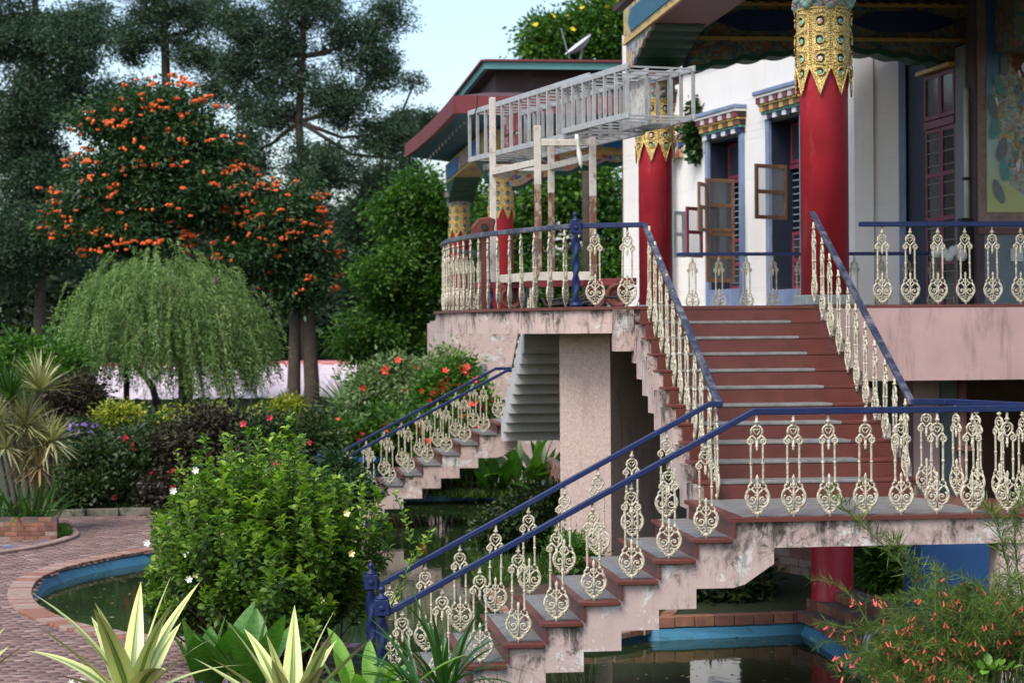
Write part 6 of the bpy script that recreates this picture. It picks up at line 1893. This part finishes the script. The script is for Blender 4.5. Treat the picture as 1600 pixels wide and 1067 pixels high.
# tall leader shoots
def shoot(t, px0, py0, px1, py1, d, L=.07, W=.036):
    a, b_ = at(px0, py0, d), at(px1, py1, d); n = 22; k = np.linspace(0, 1, n)[:, None]
    path = np.array(a)*(1-k)+np.array(b_)*k+np.concatenate([np.sin(k*2.5)*.04, k*0, k*0], 1)
    ph = np.arange(n)*2.4; out = np.stack([np.cos(ph), np.sin(ph), np.full(n, .5)], 1)
    leaves('foliage', path, out, L, W, 'leaf_bush', rng.uniform(.5, 1, n), t, .3)
    part(MB().tube([Vector(path[0]), Vector(path[11]), Vector(path[-1])], .005, 4), 'stems', 'stem_green', t)
for v in ((300, 790, 268, 705, 19.5), (250, 850, 235, 800, 19.6), (640, 850, 610, 770, 19.0), (560, 830, 555, 745, 19.4), (400, 720, 395, 668, 20), (360, 740, 340, 680, 19.8), (640, 880, 665, 830, 18.6), (600, 960, 640, 860, 18.6)):
    shoot(tb_, *v)
shrub('shrub', 'bluish green shrub on the right shoulder of the big bush, by the rear steps', [lobe(530, 745, 35, 35, 33), lobe(500, 780, 40, 30, 32), lobe(560, 770, 28, 28, 32)], 110, 50, .085, .05, .22, 'leaf_tulip')

# ---- striped dracaena at the left edge
def head(t, q, n, L, W, mat, el0=-.5, el1=1.5, bend=.5):
    V, Fc = [], []; rn = []
    for i in range(n):
        v, f_, _ = blade(None, '', mat, q, rng.uniform(0, 2*PI), rng.uniform(el0, el1), L*rng.uniform(.7, 1.15), W, rng.uniform(.2, bend), 'taper', .3, 5, 0, True)
        b = len(V); V += v; Fc += [tuple(x+b for x in ff) for ff in f_]; rn += [rng.random()]*len(f_)
    off = OFF[t.name]; me = bpy.data.meshes.new('leaf_head'); me.from_pydata([(v[0]-off.x, v[1]-off.y, v[2]-off.z) for v in V], [], Fc)
    a = me.attributes.new('rnd', 'FLOAT', 'FACE'); a.data.foreach_set('value', rn); me.materials.append(MATS[mat]); o = link(me, 'leaf_head', t); o['kind'] = 'stuff'
dq = B_(40, 34.5)
td = thing('dracaena', 'striped pale leaved dracaena with several heads at the left edge behind the brick planter', 'plant', dq)
for (px, py, n, L, m, e0) in ((38, 668, 90, .62, 'leaf_dracaena', -.3), (62, 612, 70, .62, 'leaf_dracaena', 0), (15, 625, 70, .6, 'leaf_strap', .1), (8, 700, 70, .6, 'leaf_dracaena', -.5), (66, 695, 90, .55, 'leaf_dracaena', -.7), (40, 715, 60, .55, 'leaf_dracaena_dry', -1.3), (80, 690, 50, .5, 'leaf_dracaena', -.6), (60, 730, 40, .45, 'leaf_dracaena_dry', -1.5), (-10, 660, 60, .6, 'leaf_dracaena', -.3)):
    q = at(px, py, 34.2+random.uniform(-.4, .4)); head(td, q, int(n*1.6), L*1.2, .042, m, e0)
    part(MB().tube([Vector((q.x*.4+dq.x*.6, dq.y, GZ)), Vector((q.x*.8+dq.x*.2, dq.y, (q.z+GZ)/2)), q], [.05, .035, .03], 6), 'stem', 'bark_pale', td, True)
q = B_(45, 33.6); rosette('strap_leaved_plant', 'clump of green strap leaves standing in the notched brick planter', 'plant', Vector((q.x, q.y, GZ+.3)), 46, .72, .06, 'leaf_strap', (.4, 1.5), (.3, 1.2), 'strap', .4, spread=.6)
q = B_(-10, 33.6); rosette('strap_leaved_plant', 'second clump of strap leaves at the very left edge', 'plant', Vector((q.x, q.y, GZ+.3)), 30, .6, .06, 'leaf_strap', (.4, 1.5), (.3, 1.2), 'strap', .4, spread=.4)
q = at(540, 645, 43.5); rosette('fan_leaved_plant', 'pale fan shaped plant in the reddish brick planter beyond the rear railing', 'plant', q, 30, 1.0, .09, 'leaf_pale', (.2, 1.4), (.1, .6), 'taper', .3, azr=(PI*.4, PI*1.3))
# leafy bed under the rear stairs
for i, (px, d_, lab) in enumerate(((735, 41.5, 'leftmost broad green clump under the rear stairs'), (775, 41.0, 'second broad green clump under the ribbed stair underside'), (810, 41.5, 'third, largest broad green clump under the rear stairs'), (845, 42, 'rightmost broad green clump beside the pier, under the rear stairs'))):
    q = gd(px, d_); rosette('broad_leaved_plant', lab, 'plant', Vector((q.x, q.y, GZ+.12)), 18, .95+.15*(i == 2), .22, 'broad_leaf_dark' if i % 2 else 'broad_leaf', (.5, 1.5), (.2, 1.0), 'oval', .25, spread=.35, group='broad leaved clumps under the rear stairs')
for (px, d_, lab) in ((520, 43, 'broad leaves left of the blue basin behind the rear railing'), (590, 42.0, 'broad leaves rising behind the lower rear railing'), (655, 41.6, 'tall broad leaves below the scarlet flowers')):
    q = gd(px, d_); rosette('broad_leaved_plant', lab, 'plant', Vector((q.x, q.y, GZ+.35)), 20, 1.05, .2, 'broad_leaf', (.7, 1.5), (.2, .9), 'oval', .25, spread=.4)
# grass fringe on island, bed and lawn edges
def grass(label, lst, n, h=.16):
    P_ = []
    for (px0, px1, d0, d1, zz_) in lst:
        m = int(n/len(lst)); px = rng.uniform(px0, px1, m); dd = rng.uniform(d0, d1, m)
        for a, b in zip(px, dd): v = gd(a, b); P_.append((v.x, v.y, zz_))
    P_ = np.array(P_); D_ = rng.normal(0, .45, P_.shape); D_[:, 2] = 1
    V, Ft = leaf_arrays(P_, D_, h*rng.uniform(.5, 1.4, len(P_)), .018, .1); me = mesh_np('grass', V, Ft, 'leaf_grass', np.repeat(rng.random(len(P_)), 2)); o = link(me, 'grass'); o['kind'] = 'stuff'; o['label'] = label
grass('grassy ground cover in the garden beds', [(700, 880, 40.5, 43, GZ), (740, 870, 26, 31, GZ+.03), (90, 240, 37.5, 39, GZ), (240, 480, 36.5, 42, GZ), (560, 760, 40.5, 45, GZ), (92, 100, 33, 34, GZ)], 42000)

# ---- coral plant at the lower right
def coral(label, base, stems, spread, h):
    t = thing('coral_plant', label, 'plant', base); base = np.array(base); mb = MB(); P_, D_ = [], []; fl = []
    for i in range(stems):
        az = rng.uniform(0, 2*PI); s0 = base+np.array([rng.normal(0, .22), rng.normal(0, .15), 0]); L = h*rng.uniform(.55, 1.25); r = spread*rng.uniform(.2, 1.1)
        n = 12; k = np.linspace(0, 1, n); arch = .85+.5*rng.random()
        x = np.cos(az)*r*k**1.5; y = np.sin(az)*r*.6*k**1.5; z = L*(k*1.55-arch*.75*k**2.6)
        path = s0+np.stack([x, y, z], 1); mb.tube([Vector(p) for p in path[::2]]+[Vector(path[-1])], [.006, .005, .004, .0035, .003, .0025, .002], 3, False)
        m = 150; kk = rng.uniform(.15, 1, m)*(n-1); i0 = np.clip(kk.astype(int), 0, n-2); f_ = (kk-i0)[:, None]; pp = path[i0]*(1-f_)+path[i0+1]*f_
        dd = unit(path[i0+1]-path[i0])*.8+rng.normal(0, .7, (m, 3)); P_.append(pp); D_.append(dd)
        if rng.random() < .75:
            for j in rng.integers(5, n, rng.integers(1, 5)): fl.append(path[j]+rng.normal(0, .02, 3))
    pos = np.concatenate(P_); dr = np.concatenate(D_); leaves('foliage', pos, dr, .075*rng.uniform(.4, 1.6, len(pos)), .0020, 'leaf_coral', rng.random(len(pos)), t, .05)
    part(mb, 'stems', 'stem_green', t, kind='stuff')
    s = MB(); s.tube([(0, 0, 0), (.004, 0, -.014), (.010, 0, -.030), (.012, 0, -.034)], [.0015, .0045, .0055, .008], 5); fm_ = s.mesh('flower', 'flower_coral', (0, 0, 0), True)
    for p in fl[:150]:
        for _ in range(2):
            v = Vector(p)+Vector((random.gauss(0, .02), random.gauss(0, .02), random.gauss(0, .02))); link(fm_, 'flower', t, v, (random.uniform(-.7, .7), random.uniform(-.7, .7), random.uniform(0, 6)), (1.25,)*3)
    return t
q = at(1530, 1090, 14.6); coral('feathery coral plant with small red tubular flowers in the lower right corner', q, 190, .80, .86)
q = at(1430, 1100, 14.4); coral('smaller feathery coral plant left of the corner one, over the pond edge', q, 60, .60, .52)
for v in ((1560, 1060, 1335, 800), (1560, 1040, 1555, 800), (1500, 1040, 1380, 850)): pass
tl_ = thing('coral_plant', 'three long arching feathery shoots rising in front of the landing', 'plant', at(1500, 1080, 14.9))
for pts in ([(1510, 1060), (1440, 900), (1380, 850), (1290, 770)], [(1590, 1050), (1580, 900), (1565, 830), (1540, 790)], [(1500, 1060), (1480, 960), (1430, 880), (1395, 850)], [(1600, 960), (1590, 900), (1570, 830), (1600, 760)]):
    P3 = [at(px, py, 14.9) for px, py in pts]; k = np.linspace(0, 1, 40)[:, None]; A4 = [np.array(p) for p in P3]
    path = (1-k)**3*A4[0]+3*(1-k)**2*k*A4[1]+3*(1-k)*k**2*A4[2]+k**3*A4[3]
    part(MB().tube([Vector(p) for p in path[::4]], .004, 4), 'stem', 'stem_green', tl_, True)
    m = 260; i0 = rng.integers(4, 40, m); pp = path[i0]+rng.normal(0, .006, (m, 3)); dd = rng.normal(0, .6, (m, 3)); dd[:, 2] += .5
    leaves('foliage', pp, dd, .13*rng.uniform(.4, 1.4, m), .0055, 'leaf_coral', rng.random(m), tl_, .05)
q = at(1545, 1045, 14.2); rosette('small_leafy_weed', 'pale round leaved weed at the bottom right in front of the coral plant', 'plant', q, 16, .10, .06, 'broad_leaf_light', (.1, 1.2), (.2, .6), 'oval', .2, spread=.16)
# ivy beside the lean-to
shrub('creeper', 'green creeper hanging below the small red edged roof beside the far column', [lobe(1088, 205, 12, 20, 42.8), lobe(1096, 235, 12, 22, 42.8), lobe(1104, 170, 12, 10, 42.8)], 80, 40, .12, .08, .2, 'leaf_tulip', 'creeper', base=at(1098, 260, 42.8), stems=False)

# fallen leaves on the path and floating on the pond
def litter(name, label, poly, n, z, L, mat, parent=None):
    xs = [p.x for p in poly]; ys = [p.y for p in poly]
    x = rng.uniform(min(xs), max(xs), n*3); y = rng.uniform(min(ys), max(ys), n*3); m = inpoly(x, y, poly); x, y = x[m][:n], y[m][:n]
    pos = np.stack([x, y, np.full(len(x), z)], 1); dr = rng.normal(size=pos.shape); dr[:, 2] = .02
    V, Ft = leaf_arrays(pos, dr, L*rng.uniform(.5, 1.3, len(pos)), L*.45, .05, nrm=np.tile([0, 0, 4.0], (len(pos), 1)))
    V[:, 2] = np.maximum(V[:, 2], z-.002)
    o = link(mesh_np(name, V, Ft, mat, np.repeat(rng.random(len(pos)), 2)), name); o['kind'] = 'stuff'; o['label'] = label
litter('fallen_leaves', 'dry leaves scattered on the brick path', pathpoly, 420, GZ+.026, .075, 'leaf_dracaena_dry')
litter('floating_leaves', 'small leaves and scum floating on the pond', pool, 1500, -1.826, .05, 'leaf_grass')
litter('floating_leaves', 'brown leaves floating on the pond', pool, 500, -1.826, .07, 'leaf_dracaena_dry')
